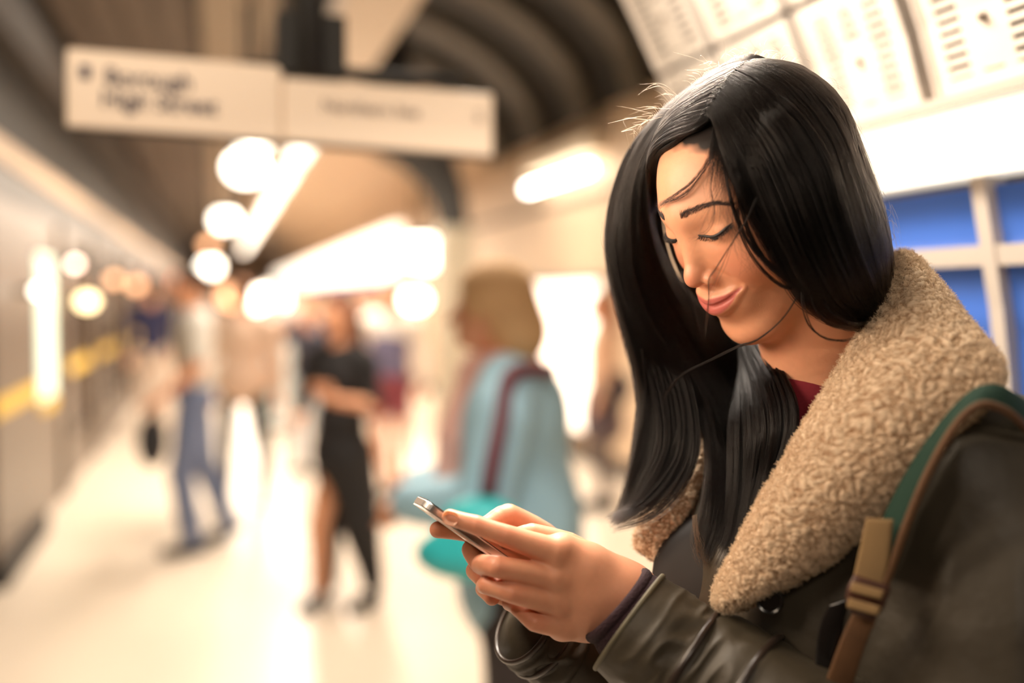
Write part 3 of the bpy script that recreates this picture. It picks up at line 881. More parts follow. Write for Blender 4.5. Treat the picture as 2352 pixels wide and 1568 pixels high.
# nails
M_nail = mat('nail', lin(236, 176, 150), .22, spec=.6, sss=.2)
def nail(p, ax_len, ax_w, L_, W_):
    a = np.array(ax_len, float); a /= np.linalg.norm(a); b = np.array(ax_w, float); b -= a * (a @ b); b /= np.linalg.norm(b); n = np.cross(a, b)
    V = []; nu, nv = 12, 10
    for i in range(nu):
        for j in range(nv):
            u = -1 + 2 * i / (nu - 1); v = -1 + 2 * j / (nv - 1)
            wv = v * math.sqrt(max(0, 1 - (abs(u) ** 3.5) * .85))
            V.append(p + a * u * L_ + b * wv * W_ + n * (-.42 * W_ * v * v + .0004 * (1 - u * u)))
    for i in range(nu):
        for j in range(nv):
            V.append(V[i * nv + j] - n * .0006)
    F = []
    N = nu * nv
    for i in range(nu - 1):
        for j in range(nv - 1):
            q = (i * nv + j, (i + 1) * nv + j, (i + 1) * nv + j + 1, i * nv + j + 1)
            F.append(q); F.append(tuple(reversed([k + N for k in q])))
    V = c2w(np.array(V))
    mesh('fingernail', V, F, M_nail, woman)
nail(K(1039, 1187, .788) + [-.0012, .0004, .0054], K(1034, 1188, .788) - K(1092, 1205, .788), [.35, .93, 0], .0062, .0052)

# ------------------------------------------------------------------ phone
def build_phone():
    a = K(979, 1147, .797); u = K(979 + 320, 1147 + 226, .812) - a; L_ = .138; u /= np.linalg.norm(u)
    ray = K(1110, 1235, 1.); ray /= np.linalg.norm(ray)
    v = ray - u * (ray @ u); v += np.cross(u, v) * -.03; v /= np.linalg.norm(v)
    n = np.cross(v, u)       # screen side
    if n[1] < 0: n = -n
    root = empty('phone', tuple(c2w(a + u * .07 + v * .033)), 'slim silver and white smartphone with black screen held in both hands', 'phone')
    Wd, T = .067, .0072
    def slab(name, m, u0, u1, v0, v1, z0, z1, r, par=root):
        # rounded rectangle extruded along n
        o = []
        for (cx, cy, a0) in ((u1 - r, v1 - r, 0), (u0 + r, v1 - r, 90), (u0 + r, v0 + r, 180), (u1 - r, v0 + r, 270)):
            for k in range(9):
                t = math.radians(a0 + k * 11.25); o.append((cx + r * math.cos(t), cy + r * math.sin(t)))
        lay = [(z0, .0009), (z0 + .0009, 0), (z1 - .0009, 0), (z1, .0009)] if z1 - z0 > .003 else [(z0, 0), (z1, 0)]
        V = []; c = np.array([(u0 + u1) / 2, (v0 + v1) / 2])
        for (z, ins) in lay:
            for q in o:
                q2 = np.array(q); d = q2 - c; q2 = q2 - d / np.linalg.norm(d) * ins
                V.append(a + u * q2[0] + v * q2[1] + n * z)
        k = len(o); F = [tuple(range(k))[::-1], tuple(range((len(lay) - 1) * k, len(lay) * k))]
        for l in range(len(lay) - 1):
            for i in range(k):
                F.append((l * k + i, l * k + (i + 1) % k, (l + 1) * k + (i + 1) % k, (l + 1) * k + i))
        return mesh(name, c2w(np.array(V)), F, m, par, smooth=False)
    body_ = slab('casing', mat('phone_metal', lin(176, 172, 168), .28, metal=.9), 0, L_, 0, Wd, -T + .0008, 0, .009)
    slab('back_cover', mat('phone_white', lin(236, 226, 216), .25), .0005, L_ - .0005, .0005, Wd - .0005, -T - .0006, -T + .0008, .0088)
    slab('screen', mat('phone_glass', lin(10, 10, 12), .08, spec=.8), .0012, L_ - .0012, .0012, Wd - .0012, -.0001, .0007, .008)
    for (u0, u1) in ((.018, .023), (.028, .036), (.040, .048)):
        b = MB(); c = a + u * (u0 + u1) / 2 - v * .0002 - n * .0034
        q = lambda s, z: c + u * (u1 - u0) / 2 * s + n * .0012 * z
        b.hexa([c2w(q(-1, -1)), c2w(q(1, -1)), c2w(q(1, 1)), c2w(q(-1, 1))], [c2w(q(-1, -1) + v * .001), c2w(q(1, -1) + v * .001), c2w(q(1, 1) + v * .001), c2w(q(-1, 1) + v * .001)])
        b.build('button', body_.data.materials[0], root)
build_phone()
# ================================================================== parka, collar, strap
M_coat = mat('waxed_cotton', lin(68, 61, 49), .50, spec=.4, noise=.25, nscale=9, bump=.35, bscale=60, bdist=.003)
M_coatdark = mat('coat_lining', lin(34, 30, 28), .8)
M_pipe = mat('leather_piping', lin(52, 42, 36), .28, spec=.7)
M_knit = mat('purple_knit', lin(46, 24, 32), .9, bump=.8, bscale=500, bdist=.002, sheen=.3)
M_red = mat('maroon_knit', lin(120, 20, 36), .85, bump=.4, bscale=400)
parka = empty('parka', tuple(c2w([.30, -.6, -.88])), None)
parka.parent = woman; parka.location = Vector(parka.location) - woman.location
FW = np.array([-.93, 0, .36]); FW /= np.linalg.norm(FW); LT = np.array([FW[2], 0, -FW[0]])   # chest forward, towards her far side -> +LT is the near side
def torso():
    S = SDF((-.05, -.62, -1.22), (.62, .0, -.56), .004)
    Rm = np.column_stack([FW, LT, [0, 1, 0]])
    c = np.array([.285, -.27, -.895])
    S.ell(c, (.128, .20, .21), .04, R=Rm)
    S.ell(c + [.02, -.22, 0], (.14, .19, .26), .06, R=Rm)
    for sg in (-1, 1):
        sh = np.array([.300, -.114 + .02 * (sg < 0), -.90]) + LT * sg * .15
        S.cap(np.array([.305, -.090, -.90]), sh, .055, .068, .05)
        if sg > 0:
            S.chain([sh, [.378, -.20, -.725], [.345, -.33, -.690], [.30, -.335, -.71]], [.071, .080, .074, .062], .03, .02)
        else:
            S.chain([sh, sh + [-.03, -.22, 0], K(1420, 1590, .95), K(1270, 1462, .905)], [.070, .058, .046, .037], .03, .03)
    # neckline opening
    S.ell(K(1730, 1000, .84), (.09, .095, .10), .02, 'sub')
    S.chain([K(1925, 985, .90), K(1905, 800, .88)], [.066, .085], .02, None, 'sub')
    V, F = S.surf()
    # folds: low-frequency creases running diagonally down the arm and chest
    q = V @ np.array([[9, 2, 3], [3, 4, 2], [1, 3, 8]]).T
    n = vnoise(q) * .012 + vnoise(q * 2.3 + 7) * .006
    ridge = 1 - np.abs(vnoise(V * [14, 6, 14] + 3) * 2); n += .006 * ridge ** 3
    N = np.zeros_like(V)
    a = V[F[:, 1]] - V[F[:, 0]]; b = V[F[:, 2]] - V[F[:, 0]]; fn = np.cross(a, b)
    for k in range(4): np.add.at(N, F[:, k], fn)
    N /= np.linalg.norm(N, axis=1)[:, None] + 1e-12
    return V + N * n[:, None], F
_v, _f = torso()
mesh('coat_body', c2w(_v), _f, M_coat, parka)
# sweater in the neckline
S = SDF((.10, -.42, -1.08), (.42, -.02, -.72), .004)
S.ell([.300, -.26, -.91], (.095, .140, .19), .03, R=np.column_stack([FW, LT, [0, 1, 0]]))
S.chain([K(1905, 1000, .905), K(1880, 948, .895)], [.070, .058], .03)
_v, _f = S.surf(); tag(mesh('sweater', c2w(_v), _f, M_red, woman), 'dark red sweater at the neckline')
# near sleeve (forearm) with folds
def sleeve(path, rad, n=96, m=150, folds=1., seed=0, amp=.004):
    def disp(t, ang):
        p = np.column_stack([np.cos(ang) * 1.1 + 5 + seed, np.sin(ang) * 1.1 + 5, np.full(len(ang), t * 8.)])
        p2 = np.column_stack([np.cos(ang - t * 2) * 2.2 + 9, np.sin(ang - t * 2) * 2.2 + 3 + seed, np.full(len(ang), t * 16.)])
        g = min(1., t * 6 + .12)
        return (vnoise(p) * 2.2 * amp + (0.5 - np.abs(vnoise(p2)) * 3) * amp * .55) * g
    return sweep(path, rad, rad, n=n, disp=disp, rings=m)
sp = pts([(1446, 1428, .806), (1560, 1518, .792), (1690, 1606, .772), (1900, 1740, .735), (2254, 1862, .70)])
sr = [.0465, .0500, .0560, .0660, .078]
v, f = sleeve(sp, sr, amp=.0045); slv = mesh('sleeve', v, f, M_coat, parka)
# turned hem, inner lining, knit cuff, piping rings
path = crom(sp, 150); T = np.gradient(path, axis=0); T /= np.linalg.norm(T, axis=1)[:, None]
def ring(c, t, R_, r, name, m, par, sq=1.0, n=72):
    s = np.cross(t, [0, 0, 1.]); s /= np.linalg.norm(s); u = np.cross(s, t)
    a = np.linspace(0, 2 * math.pi, n, endpoint=False)
    V = []; K_ = 10
    for x in a:
        d = math.cos(x) * s + math.sin(x) * u * sq
        for k in range(K_):
            y = 2 * math.pi * k / K_
            V.append(c + d * (R_ + r * math.cos(y)) + t * r * 1.4 * math.sin(y))
    F = [(i * K_ + k, ((i + 1) % n) * K_ + k, ((i + 1) % n) * K_ + (k + 1) % K_, i * K_ + (k + 1) % K_) for i in range(n) for k in range(K_)]
    return mesh(name, V, F, m, par)
M_hem = mat('worn_hem', lin(104, 98, 78), .6, noise=.3, nscale=40)
hem = ring(path[0], T[0], .0462, .0015, 'cuff_hem', M_hem, slv); tag(hem, 'paler worn edge of the cuff')
for i_, r_ in ((42, .0508), (78, .0600)):
    ring(path[i_], T[i_], r_, .0022, 'sleeve_piping', M_pipe, slv)
MB().add(*sweep(np.array([path[0] - T[0] * .002, path[0] + T[0] * .05]), .0425, .0425, n=48)).build('sleeve_lining', M_coatdark, slv, smooth=True)
kp = pts([(1421, 1390, .809), (1446, 1412, .807), (1475, 1440, .806)])
v, f = sweep(kp, [.0350, .0390, .0400], [.0350, .0390, .0400], n=64, rings=10, up=None)
kn = mesh('knit_cuff', v, f, M_knit, woman); tag(kn, 'dark purple knit cuff under the coat sleeve')
kt = (kp[2] - kp[0]) / np.linalg.norm(kp[2] - kp[0])
ring(kp[0], kt, .0345, .0036, 'cuff_roll', M_knit, kn)
# far cuff
fp = pts([(1208, 1430, .895), (1300, 1490, .915), (1420, 1590, .945)])
v, f = sleeve(fp, [.038, .042, .046], seed=4, amp=.006, m=60); fs = mesh('sleeve', v, f, M_coat, parka)
ft = (fp[1] - fp[0]) / np.linalg.norm(fp[1] - fp[0])
ring(fp[0], ft, .0375, .0022, 'cuff_hem', M_pipe, fs); ring(fp[0] + ft * .022, ft, .0405, .0022, 'sleeve_piping', M_pipe, fs)

# ------------------------------------------------------------------ shearling collar
def strip(A, B, nu, nv, thick, bulge, nrm, sup=2.6):
    """closed pillow strip between edge curves A and B (world rows). nrm: outward direction"""
    A = crom(A, nu); B = crom(B, nu); V = []
    c = (A + B) / 2; h = (B - A) / 2
    th = np.linspace(0, 2 * math.pi, nv, endpoint=False)
    ct = np.sign(np.cos(th)) * np.abs(np.cos(th)) ** (2 / sup) ; st = np.sign(np.sin(th)) * np.abs(np.sin(th)) ** (2 / 2.2)
    T = np.gradient(c, axis=0); T /= np.linalg.norm(T, axis=1)[:, None]
    nn = np.cross(T, h); nn /= np.linalg.norm(nn, axis=1)[:, None]
    s = np.sign((nn @ nrm)); s[s == 0] = 1; nn *= s[:, None]
    endf = np.minimum(1, np.minimum(np.arange(nu), np.arange(nu)[::-1]) / (nu * .04)) ** .5
    W = c[:, None] + h[:, None] * ct[None, :, None] + nn[:, None] * ((thick * endf)[:, None] * st[None] + bulge * (1 - ct ** 2)[None])[:, :, None]
    idx = np.arange(nu * nv).reshape(nu, nv)
    a, b = idx[:-1], idx[1:]
    F = np.stack([a, np.roll(a, -1, 1), np.roll(b, -1, 1), b], -1).reshape(-1, 4)
    V = W.reshape(-1, 3)
    fn = np.cross(V[F[:, 1]] - V[F[:, 0]], V[F[:, 3]] - V[F[:, 0]])
    if ((fn * (V[F].mean(1) - c[np.minimum(F[:, 0] // nv, nu - 1)])).sum(1)).mean() < 0: F = F[:, ::-1]
    N = np.zeros_like(V); fn = np.cross(V[F[:, 1]] - V[F[:, 0]], V[F[:, 3]] - V[F[:, 0]])
    for k in range(4): np.add.at(N, F[:, k], fn)
    N /= np.linalg.norm(N, axis=1)[:, None] + 1e-12
    # end caps
    c0 = V[:nv].mean(0); c1 = V[-nv:].mean(0)
    V = np.vstack([V, c0, c1]); N = np.vstack([N, -T[0], T[-1]])
    k0, k1 = len(V) - 2, len(V) - 1
    return V, F, N, idx, (k0, k1)
def worley(p, seed=3):
    p = np.asarray(p, float); i = np.floor(p).astype(int); best = np.full(len(p), 9.); sec = np.full(len(p), 9.); 
    for dx in (-1, 0, 1):
        for dy in (-1, 0, 1):
            for dz in (-1, 0, 1):
                c = i + [dx, dy, dz]
                j = c & 31
                o = np.stack([_NT[j[:, 0], j[:, 1], j[:, 2]], _NT[j[:, 1], j[:, 2], (j[:, 0] + 7) & 31], _NT[j[:, 2], (j[:, 0] + 3) & 31, j[:, 1]]], 1)
                d = np.linalg.norm(c + o - p, axis=1)
                m = d < best; sec = np.where(m, best, np.minimum(sec, d)); best = np.where(m, d, best)
    return best, sec
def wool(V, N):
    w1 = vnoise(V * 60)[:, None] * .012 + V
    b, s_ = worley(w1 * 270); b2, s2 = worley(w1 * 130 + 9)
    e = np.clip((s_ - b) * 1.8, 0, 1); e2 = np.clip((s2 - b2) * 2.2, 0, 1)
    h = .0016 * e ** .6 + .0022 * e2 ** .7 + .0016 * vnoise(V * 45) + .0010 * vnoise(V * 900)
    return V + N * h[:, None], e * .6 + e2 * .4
WOOL = lin(232, 208, 178)
def wool_mat():
    m = mat('shearling', WOOL, .95, spec=.1, sheen=.5, attr='tint', bump=.6, bscale=1100, bdist=.0012)
    return m
M_wool = wool_mat(); M_fibre = mat('wool_fibre', lin(228, 206, 176), .9, spec=.1)
def collar(A, B, nu, nv, thick, bulge, nrm, fib, seed, lab=None):
    V, F, N, idx, (k0, k1) = strip(A, B, nu, nv, thick, bulge, nrm)
    W, e = wool(V, N)
    nvv = idx.shape[1]
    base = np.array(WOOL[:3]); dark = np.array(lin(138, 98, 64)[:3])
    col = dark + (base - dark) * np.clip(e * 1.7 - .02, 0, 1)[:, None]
    T_ = [tuple(q) for q in F]
    T_ += [(k0, idx[0][(j + 1) % nvv], idx[0][j]) for j in range(nvv)] + [(k1, idx[-1][j], idx[-1][(j + 1) % nvv]) for j in range(nvv)]
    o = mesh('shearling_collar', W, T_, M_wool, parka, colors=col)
    if lab: tag(o, lab)
    r = np.random.default_rng(seed)
    pick = r.integers(0, len(W) - 2, fib)
    j = pick
    b = W[j] + r.normal(0, .0005, (fib, 3)); n = N[j] + r.normal(0, .45, (fib, 3)); n /= np.linalg.norm(n, axis=1)[:, None]
    L_ = r.uniform(.0012, .0034, fib)[:, None]
    side = np.cross(n, r.normal(0, 1, (fib, 3))); side /= np.linalg.norm(side, axis=1)[:, None] + 1e-9
    st = np.stack([b - n * .0005, b + n * L_ * .45 + side * L_ * .25, b + n * L_ * .8 - side * L_ * .1, b + n * L_ + side * L_ * .2], 1)
    hair_curves('wool_fibres', st, np.full(fib, .00011), M_fibre, o, None)['kind'] = 'stuff'
    return o
cA = pts([(2042, 628, .900), (2030, 672, .872), (1992, 742, .842), (1935, 845, .815), (1872, 950, .800), (1802, 1072, .795), (1742, 1172, .795), (1694, 1262, .797), (1656, 1335, .800), (1650, 1380, .800)])
cB = pts([(2100, 622, .890), (2165, 690, .850), (2240, 765, .790), (2305, 850, .735), (2262, 925, .712), (2165, 1030, .712), (2075, 1130, .722), (1985, 1215, .738), (1880, 1300, .758), (1705, 1392, .790)])
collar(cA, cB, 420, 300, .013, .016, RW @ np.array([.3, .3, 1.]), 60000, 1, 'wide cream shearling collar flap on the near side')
fA = pts([(1468, 1262, .935), (1492, 1190, .955), (1545, 1100, .98), (1640, 960, 1.0), (1780, 820, 1.0), (1960, 690, .98), (2045, 640, .93)])
fB = pts([(1500, 1285, .905), (1560, 1195, .915), (1612, 1100, .93), (1700, 980, .95), (1800, 880, .96), (1960, 800, .965), (2060, 730, .93)])
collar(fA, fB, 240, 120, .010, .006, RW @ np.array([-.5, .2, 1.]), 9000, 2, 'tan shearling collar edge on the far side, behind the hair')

_V, _F, _N, _i, (_a, _b) = strip(pts([(1580, 1180, .930), (1515, 1250, .912), (1496, 1330, .895), (1488, 1430, .885)]), pts([(1740, 1180, .875), (1725, 1250, .855), (1715, 1320, .845), (1700, 1440, .840)]), 60, 40, .003, .004, RW @ np.array([-.4, 0, 1.]), sup=8)
tag(mesh('front_facing', _V, [tuple(q) for q in _F] + [(_a, _i[0][(j + 1) % 40], _i[0][j]) for j in range(40)] + [(_b, _i[-1][j], _i[-1][(j + 1) % 40]) for j in range(40)], M_coatdark, parka), 'dark brown inner facing at the open front')

# ------------------------------------------------------------------ button, strap
M_btn = mat('button', lin(22, 20, 20), .2, spec=.7)
def disc(c, n, R_, t, name, m, par, prof):
    n = n / np.linalg.norm(n); s = np.cross(n, [0, 0, 1.]); s /= np.linalg.norm(s); u = np.cross(s, n)
    V = []; k = 40
    for (r, h) in prof:
        for i in range(k):
            x = 2 * math.pi * i / k; V.append(c + (math.cos(x) * s + math.sin(x) * u) * r * R_ + n * h * t)
    F = []
    for l in range(len(prof) - 1):
        for i in range(k): F.append((l * k + i, l * k + (i + 1) % k, (l + 1) * k + (i + 1) % k, (l + 1) * k + i))
    F.append(tuple(range(k))[::-1]); F.append(tuple(range((len(prof) - 1) * k, len(prof) * k)))
    return mesh(name, V, F, m, par, smooth=False)
nb = RW @ np.array([-.45, .1, 1.])
disc(P(1768, 1378, .760), nb, .0105, .004, 'button', M_btn, parka, [(.9, -1), (1, -.5), (1, .3), (.9, .6), (.78, .45), (.70, .1), (.01, .1)])
M_tan = mat('tan_webbing', lin(160, 130, 88), .85, bump=.6, bscale=700, bdist=.001, btype='wave')
M_green = mat('green_strap', lin(12, 52, 38), .85, bump=.3, bscale=500)
M_leather = mat('brown_leather', lin(80, 48, 34), .45, noise=.3, nscale=60)
M_brown = mat('brown_strap', lin(104, 72, 44), .7, noise=.2, nscale=40)
bag = empty('backpack', tuple(P(2150, 1150, .70)), 'green backpack worn by the woman in the parka, tan webbing strap over her near shoulder', 'backpack')
def band(name, A, B, th, m, nu=60, nv=20, par=bag, nrm=None, bulge=.0):
    V, F, N, idx, (k0, k1) = strip(pts(A), pts(B), nu, nv, th, bulge, RW @ np.array([0, 0, 1.]) if nrm is None else nrm, sup=8)
    T_ = [tuple(q) for q in F] + [(k0, idx[0][(j + 1) % nv], idx[0][j]) for j in range(nv)] + [(k1, idx[-1][j], idx[-1][(j + 1) % nv]) for j in range(nv)]
    return mesh(name, V, T_, m, par)
gs = band('shoulder_strap', [(2420, 980, .74), (2330, 905, .70), (2270, 885, .695), (2200, 930, .70), (2100, 1060, .705), (2030, 1190, .715), (1985, 1300, .725)],
          [(2420, 1060, .73), (2345, 970, .69), (2250, 935, .680), (2190, 985, .682), (2130, 1090, .686), (2080, 1210, .692), (2045, 1310, .70)], .003, M_green)
tag(gs, 'dark green padded shoulder strap')
MB().tube(crom(pts([(2430, 1065, .725), (2350, 975, .682), (2300, 938, .674), (2245, 932, .672), (2190, 984, .675), (2130, 1090, .679), (2082, 1205, .686), (2045, 1310, .695), (2010, 1390, .700), (1950, 1470, .712)]), 60), .0030, 10).build('strap_piping', M_brown, bag, smooth=True)
band('webbing', [(1990, 1188, .700), (1972, 1270, .704), (1955, 1345, .708)], [(2052, 1192, .690), (2042, 1290, .694), (2024, 1370, .698)], .0022, M_tan)
bk = band('buckle', [(1962, 1318, .700), (1946, 1350, .700), (1944, 1385, .700), (1960, 1408, .702)], [(2046, 1345, .688), (2040, 1370, .688), (2028, 1400, .690), (2005, 1425, .692)], .0030, M_leather)
for (y0) in (1335, 1372):
    x_ = 1958 if y0 == 1335 else 1950
    band('buckle_slot', [(x_, y0, .695), (x_ - 6, y0 + 22, .695)], [(x_ + 74, y0 + 22, .683), (x_ + 66, y0 + 42, .683)], .0018, M_tan, nu=10, par=bk)
band('lower_strap', [(1962, 1400, .706), (1930, 1470, .712), (1890, 1580, .722)], [(2014, 1420, .700), (1985, 1490, .706), (1950, 1600, .716)], .0025, M_brown)
band('strap_loop', [(1905, 1385, .735), (1880, 1450, .738), (1868, 1580, .742)], [(1955, 1370, .728), (1935, 1450, .730), (1920, 1580, .735)], .003, M_btn)

# trousers and boots below the parka, down to the platform
_hp = c2w([.315, -.66, -.90]); _lw = RW @ LT; _lw[2] = 0; _lw /= np.linalg.norm(_lw); _fw = RW @ FW; _fw[2] = 0; _fw /= np.linalg.norm(_fw)
S = SDF(np.array([_hp[0] - .35, _hp[1] - .35, 0]), np.array([_hp[0] + .35, _hp[1] + .35, _hp[2] + .25]), .01)
S.ell(_hp + [0, 0, -.02], (.15, .15, .14))
for sg in (-1, 1):
    a = _hp + _lw * sg * .09
    S.chain([a, [a[0], a[1], .5] + _fw * .02, [a[0], a[1], .10]], [.095, .065, .052], .02)
_v, _f = S.surf(); mesh('trousers', _v, _f, mat('dark_denim', lin(34, 36, 46), .8), woman)
for sg in (-1, 1):
    a = _hp + _lw * sg * .09; a[2] = 0
    S = SDF(a - .25, a + [.25, .25, .25], .008)
    S.chain([a + [0, 0, .16], a + [0, 0, .05], a + _fw * .15 + [0, 0, .038]], [.056, .05, .038], .02)
    _v, _f = S.surf(); mesh('boot', _v, _f, M_leather, woman)
# ================================================================== hair
def head_push(X, clear):
    """moves points that lie inside the head or nearer than clear out along the field's gradient"""
    sh = X.shape; p = w2h(X.reshape(-1, 3))
    for _ in range(2):
        g = (p - HS.lo) / HS.h
        ok = ((g > 1) & (g < np.array(HS.f.shape) - 3)).all(1) & (p[:, 2] > -.15)
        i = g[ok].astype(int)
        f = HS.f; a, b, c = i.T
        d = f[a, b, c]
        gr = np.stack([f[a + 1, b, c] - f[a - 1, b, c], f[a, b + 1, c] - f[a, b - 1, c], f[a, b, c + 1] - f[a, b, c - 1]], 1)
        gr /= np.linalg.norm(gr, axis=1)[:, None] + 1e-9
        cl = clear if np.isscalar(clear) else clear.reshape(-1)[ok]
        m = np.maximum(cl - d, 0); m = np.minimum(m, .03)
        p[ok] += gr * m[:, None]
    return h2w(p).reshape(sh)
_h = np.random.default_rng(21)
def resample(g, n):
    c = crom(g, n * 4); s = np.r_[0, np.cumsum(np.linalg.norm(np.diff(c, axis=0), axis=1))]
    t = np.linspace(0, s[-1], n)
    return np.stack([np.interp(t, s, c[:, k]) for k in range(3)], 1)
def sheet(guides, N, n=36, thick=.010, clumps=60, clump=.6, wav=.0015, ragged=.12, rad=.00010, clear=.0015, seed=0, endspread=.006, upow=1.):
    r = np.random.default_rng(seed)
    Gd = np.stack([resample(pts(g), n) for g in guides])          # guides x n x 3
    k = len(guides)
    u = r.random(N) ** upow
    cu = np.sort(r.random(clumps)); ci = np.abs(u[:, None] - cu[None]).argmin(1)
    t = np.linspace(0, 1, n)
    cl = clump * np.clip(t * 1.5 - .1, 0, 1)[None]                # strands gather towards the clump's own line
    uu = u[:, None] * (1 - cl) + cu[ci][:, None] * cl
    uu = np.clip(uu, 0, 1) * (k - 1) * .99999
    # smooth interpolation across guides, point by point
    i = uu.astype(int); f = uu - i; f = f
    jj = np.arange(n)[None].repeat(N, 0)
    X = Gd[i, jj] * (1 - f)[..., None] + Gd[np.minimum(i + 1, k - 1), jj] * f[..., None]
    back = RW @ np.array([0, 0, -1.])
    lay = r.random(N) ** 1.2
    cl_lay = r.random(clumps)[ci] * .6 + lay * .4
    X += (back * thick)[None, None] * (cl_lay[:, None] * np.clip(t * 3 + .15, 0, 1)[None])[..., None]
    ph = r.random((clumps, 3)) * 40
    q = np.stack([ph[ci][:, 0:1] + t[None] * 3.0 + lay[:, None] * .5, np.repeat(ph[ci][:, 1:2], n, 1), np.repeat(ph[ci][:, 2:3], n, 1)], -1).reshape(-1, 3)
    amp = (wav * np.clip(t * 1.6, .1, 1))[None, :, None] * 2.6
    w = np.stack([vnoise(q), vnoise(q + 11.3), vnoise(q + 23.7)], -1).reshape(N, n, 3)
    X += w * amp
    q2 = np.stack([r.random((N, 1)) * 60 + t[None] * 5, np.repeat(r.random((N, 1)) * 60, n, 1), np.repeat(r.random((N, 1)) * 60, n, 1)], -1).reshape(-1, 3)
    w2 = np.stack([vnoise(q2), vnoise(q2 + 9.1), vnoise(q2 + 31.7)], -1).reshape(N, n, 3)
    X += w2 * (endspread * np.clip(t - .15, 0, 1) ** 1.6)[None, :, None]
    # ragged ends: shorter strands stop earlier
    cut = 1 - ragged * r.random(N) ** 2
    st0 = .05 * r.random(N)[:, None] if ragged < .2 else 0
    T_ = (st0 + t[None] * (cut[:, None] - st0)) * (n - 1); a = np.minimum(T_.astype(int), n - 2); fr = (T_ - a)[..., None]
    ar = np.arange(N)[:, None]
    X = X[ar, a] * (1 - fr) + X[ar, a + 1] * fr
    if clear: X = head_push(X, np.repeat((clear + .004 * (1 - lay))[:, None], n, 1))
    rr = np.full(N, rad) * r.uniform(.7, 1.2, N)
    return X, rr
M_sheen = hair_mat('glossy_hair', (.010, .008, .007, 1), .20, .25, brown=(.06, .034, .022, 1))
M_hair = hair_mat('black_hair', (.006, .0045, .004, 1), .22, .3, brown=(.06, .03, .018, 1))
M_fly = hair_mat('stray_hair', (.10, .055, .03, 1), .3, .4)
near_g = [
 [(1643, 292, .80), (1668, 380, .785), (1706, 470, .785), (1752, 560, .79), (1802, 640, .79), (1845, 698, .795), (1915, 740, .81), (1990, 742, .83)],
 [(1658, 255, .805), (1722, 340, .775), (1766, 440, .77), (1806, 540, .77), (1846, 630, .775), (1900, 700, .79), (1965, 745, .81), (2012, 750, .83)],
 [(1688, 216, .81), (1775, 290, .77), (1838, 400, .762), (1878, 510, .762), (1918, 610, .77), (1956, 690, .79), (2005, 732, .82), (2030, 740, .84)],
 [(1712, 186, .82), (1812, 232, .785), (1894, 340, .77), (1935, 460, .765), (1970, 570, .77), (2000, 655, .79), (2028, 710, .825), (2040, 740, .85)],
 [(1738, 158, .83), (1840, 180, .81), (1925, 270, .80), (1972, 390, .795), (2008, 500, .795), (2030, 600, .80), (2035, 690, .835), (2040, 740, .86)],
 [(1758, 136, .85), (1850, 155, .85), (1938, 245, .85), (1988, 360, .85), (2026, 480, .85), (2044, 580, .85), (2042, 670, .87), (2045, 740, .89)],
 [(1762, 134, .87), (1850, 158, .89), (1932, 252, .91), (1980, 370, .92), (2018, 490, .92), (2038, 590, .92), (2040, 680, .92), (2040, 750, .92)]]
far_g = [
 [(1755, 132, .86), (1700, 126, .87), (1600, 186, .89), (1510, 262, .91), (1442, 352, .93), (1404, 460, .94), (1392, 560, .94), (1410, 660, .94), (1446, 790, .94), (1470, 900, .94), (1462, 1010, .93), (1440, 1150, .92)],
 [(1735, 150, .845), (1660, 158, .85), (1570, 217, .87), (1490, 292, .89), (1440, 400, .91), (1420, 520, .92), (1430, 640, .93), (1470, 760, .93), (1510, 880, .93), (1525, 1000, .92), (1490, 1120, .91), (1410, 1200, .91)],
 [(1710, 182, .83), (1640, 200, .83), (1560, 250, .85), (1495, 320, .87), (1455, 430, .89), (1450, 560, .91), (1470, 680, .92), (1520, 800, .92), (1575, 920, .92), (1600, 1040, .91), (1580, 1150, .90), (1500, 1225, .895)],
 [(1680, 216, .82), (1610, 235, .82), (1545, 280, .84), (1490, 350, .865), (1470, 460, .89), (1478, 590, .91), (1520, 710, .92), (1580, 830, .92), (1640, 950, .91), (1665, 1080, .90), (1652, 1200, .865), (1622, 1285, .852)],
 [(1655, 250, .81), (1600, 262, .815), (1540, 295, .83), (1496, 365, .86), (1488, 480, .89), (1515, 600, .915), (1580, 720, .93), (1660, 840, .93), (1720, 960, .92), (1745, 1080, .90), (1722, 1200, .855), (1668, 1300, .842)],
 [(1640, 283, .81), (1600, 285, .815), (1545, 308, .835), (1502, 375, .87), (1498, 500, .91), (1545, 620, .94), (1640, 740, .955), (1740, 830, .95), (1800, 940, .94), (1815, 1060, .91), (1780, 1180, .845), (1712, 1300, .832)]]
neck_g = [
 [(1700, 640, .97), (1690, 740, .965), (1690, 860, .94), (1680, 980, .89), (1680, 1100, .865), (1670, 1220, .855), (1640, 1290, .85)],
 [(1680, 600, .97), (1690, 700, .96), (1722, 800, .910), (1758, 885, .865), (1776, 980, .836), (1760, 1100, .838), (1735, 1220, .826), (1690, 1310, .826)],
 [(1700, 600, .97), (1722, 700, .955), (1768, 795, .900), (1818, 866, .850), (1848, 950, .818), (1822, 1060, .806), (1778, 1180, .803), (1722, 1300, .812)]]
behind_g = [
 [(1640, 250, .88), (1530, 320, .915), (1478, 450, .94), (1490, 600, .95), (1550, 760, .955), (1640, 900, .94), (1680, 1050, .91)],
 [(1680, 300, .92), (1560, 360, .93), (1530, 450, .955), (1550, 580, .965), (1620, 720, .965), (1700, 850, .95), (1760, 1000, .92)],
 [(1700, 330, .94), (1600, 400, .96), (1580, 480, .97), (1610, 600, .98), (1680, 720, .98), (1750, 830, .955), (1790, 980, .92)]]
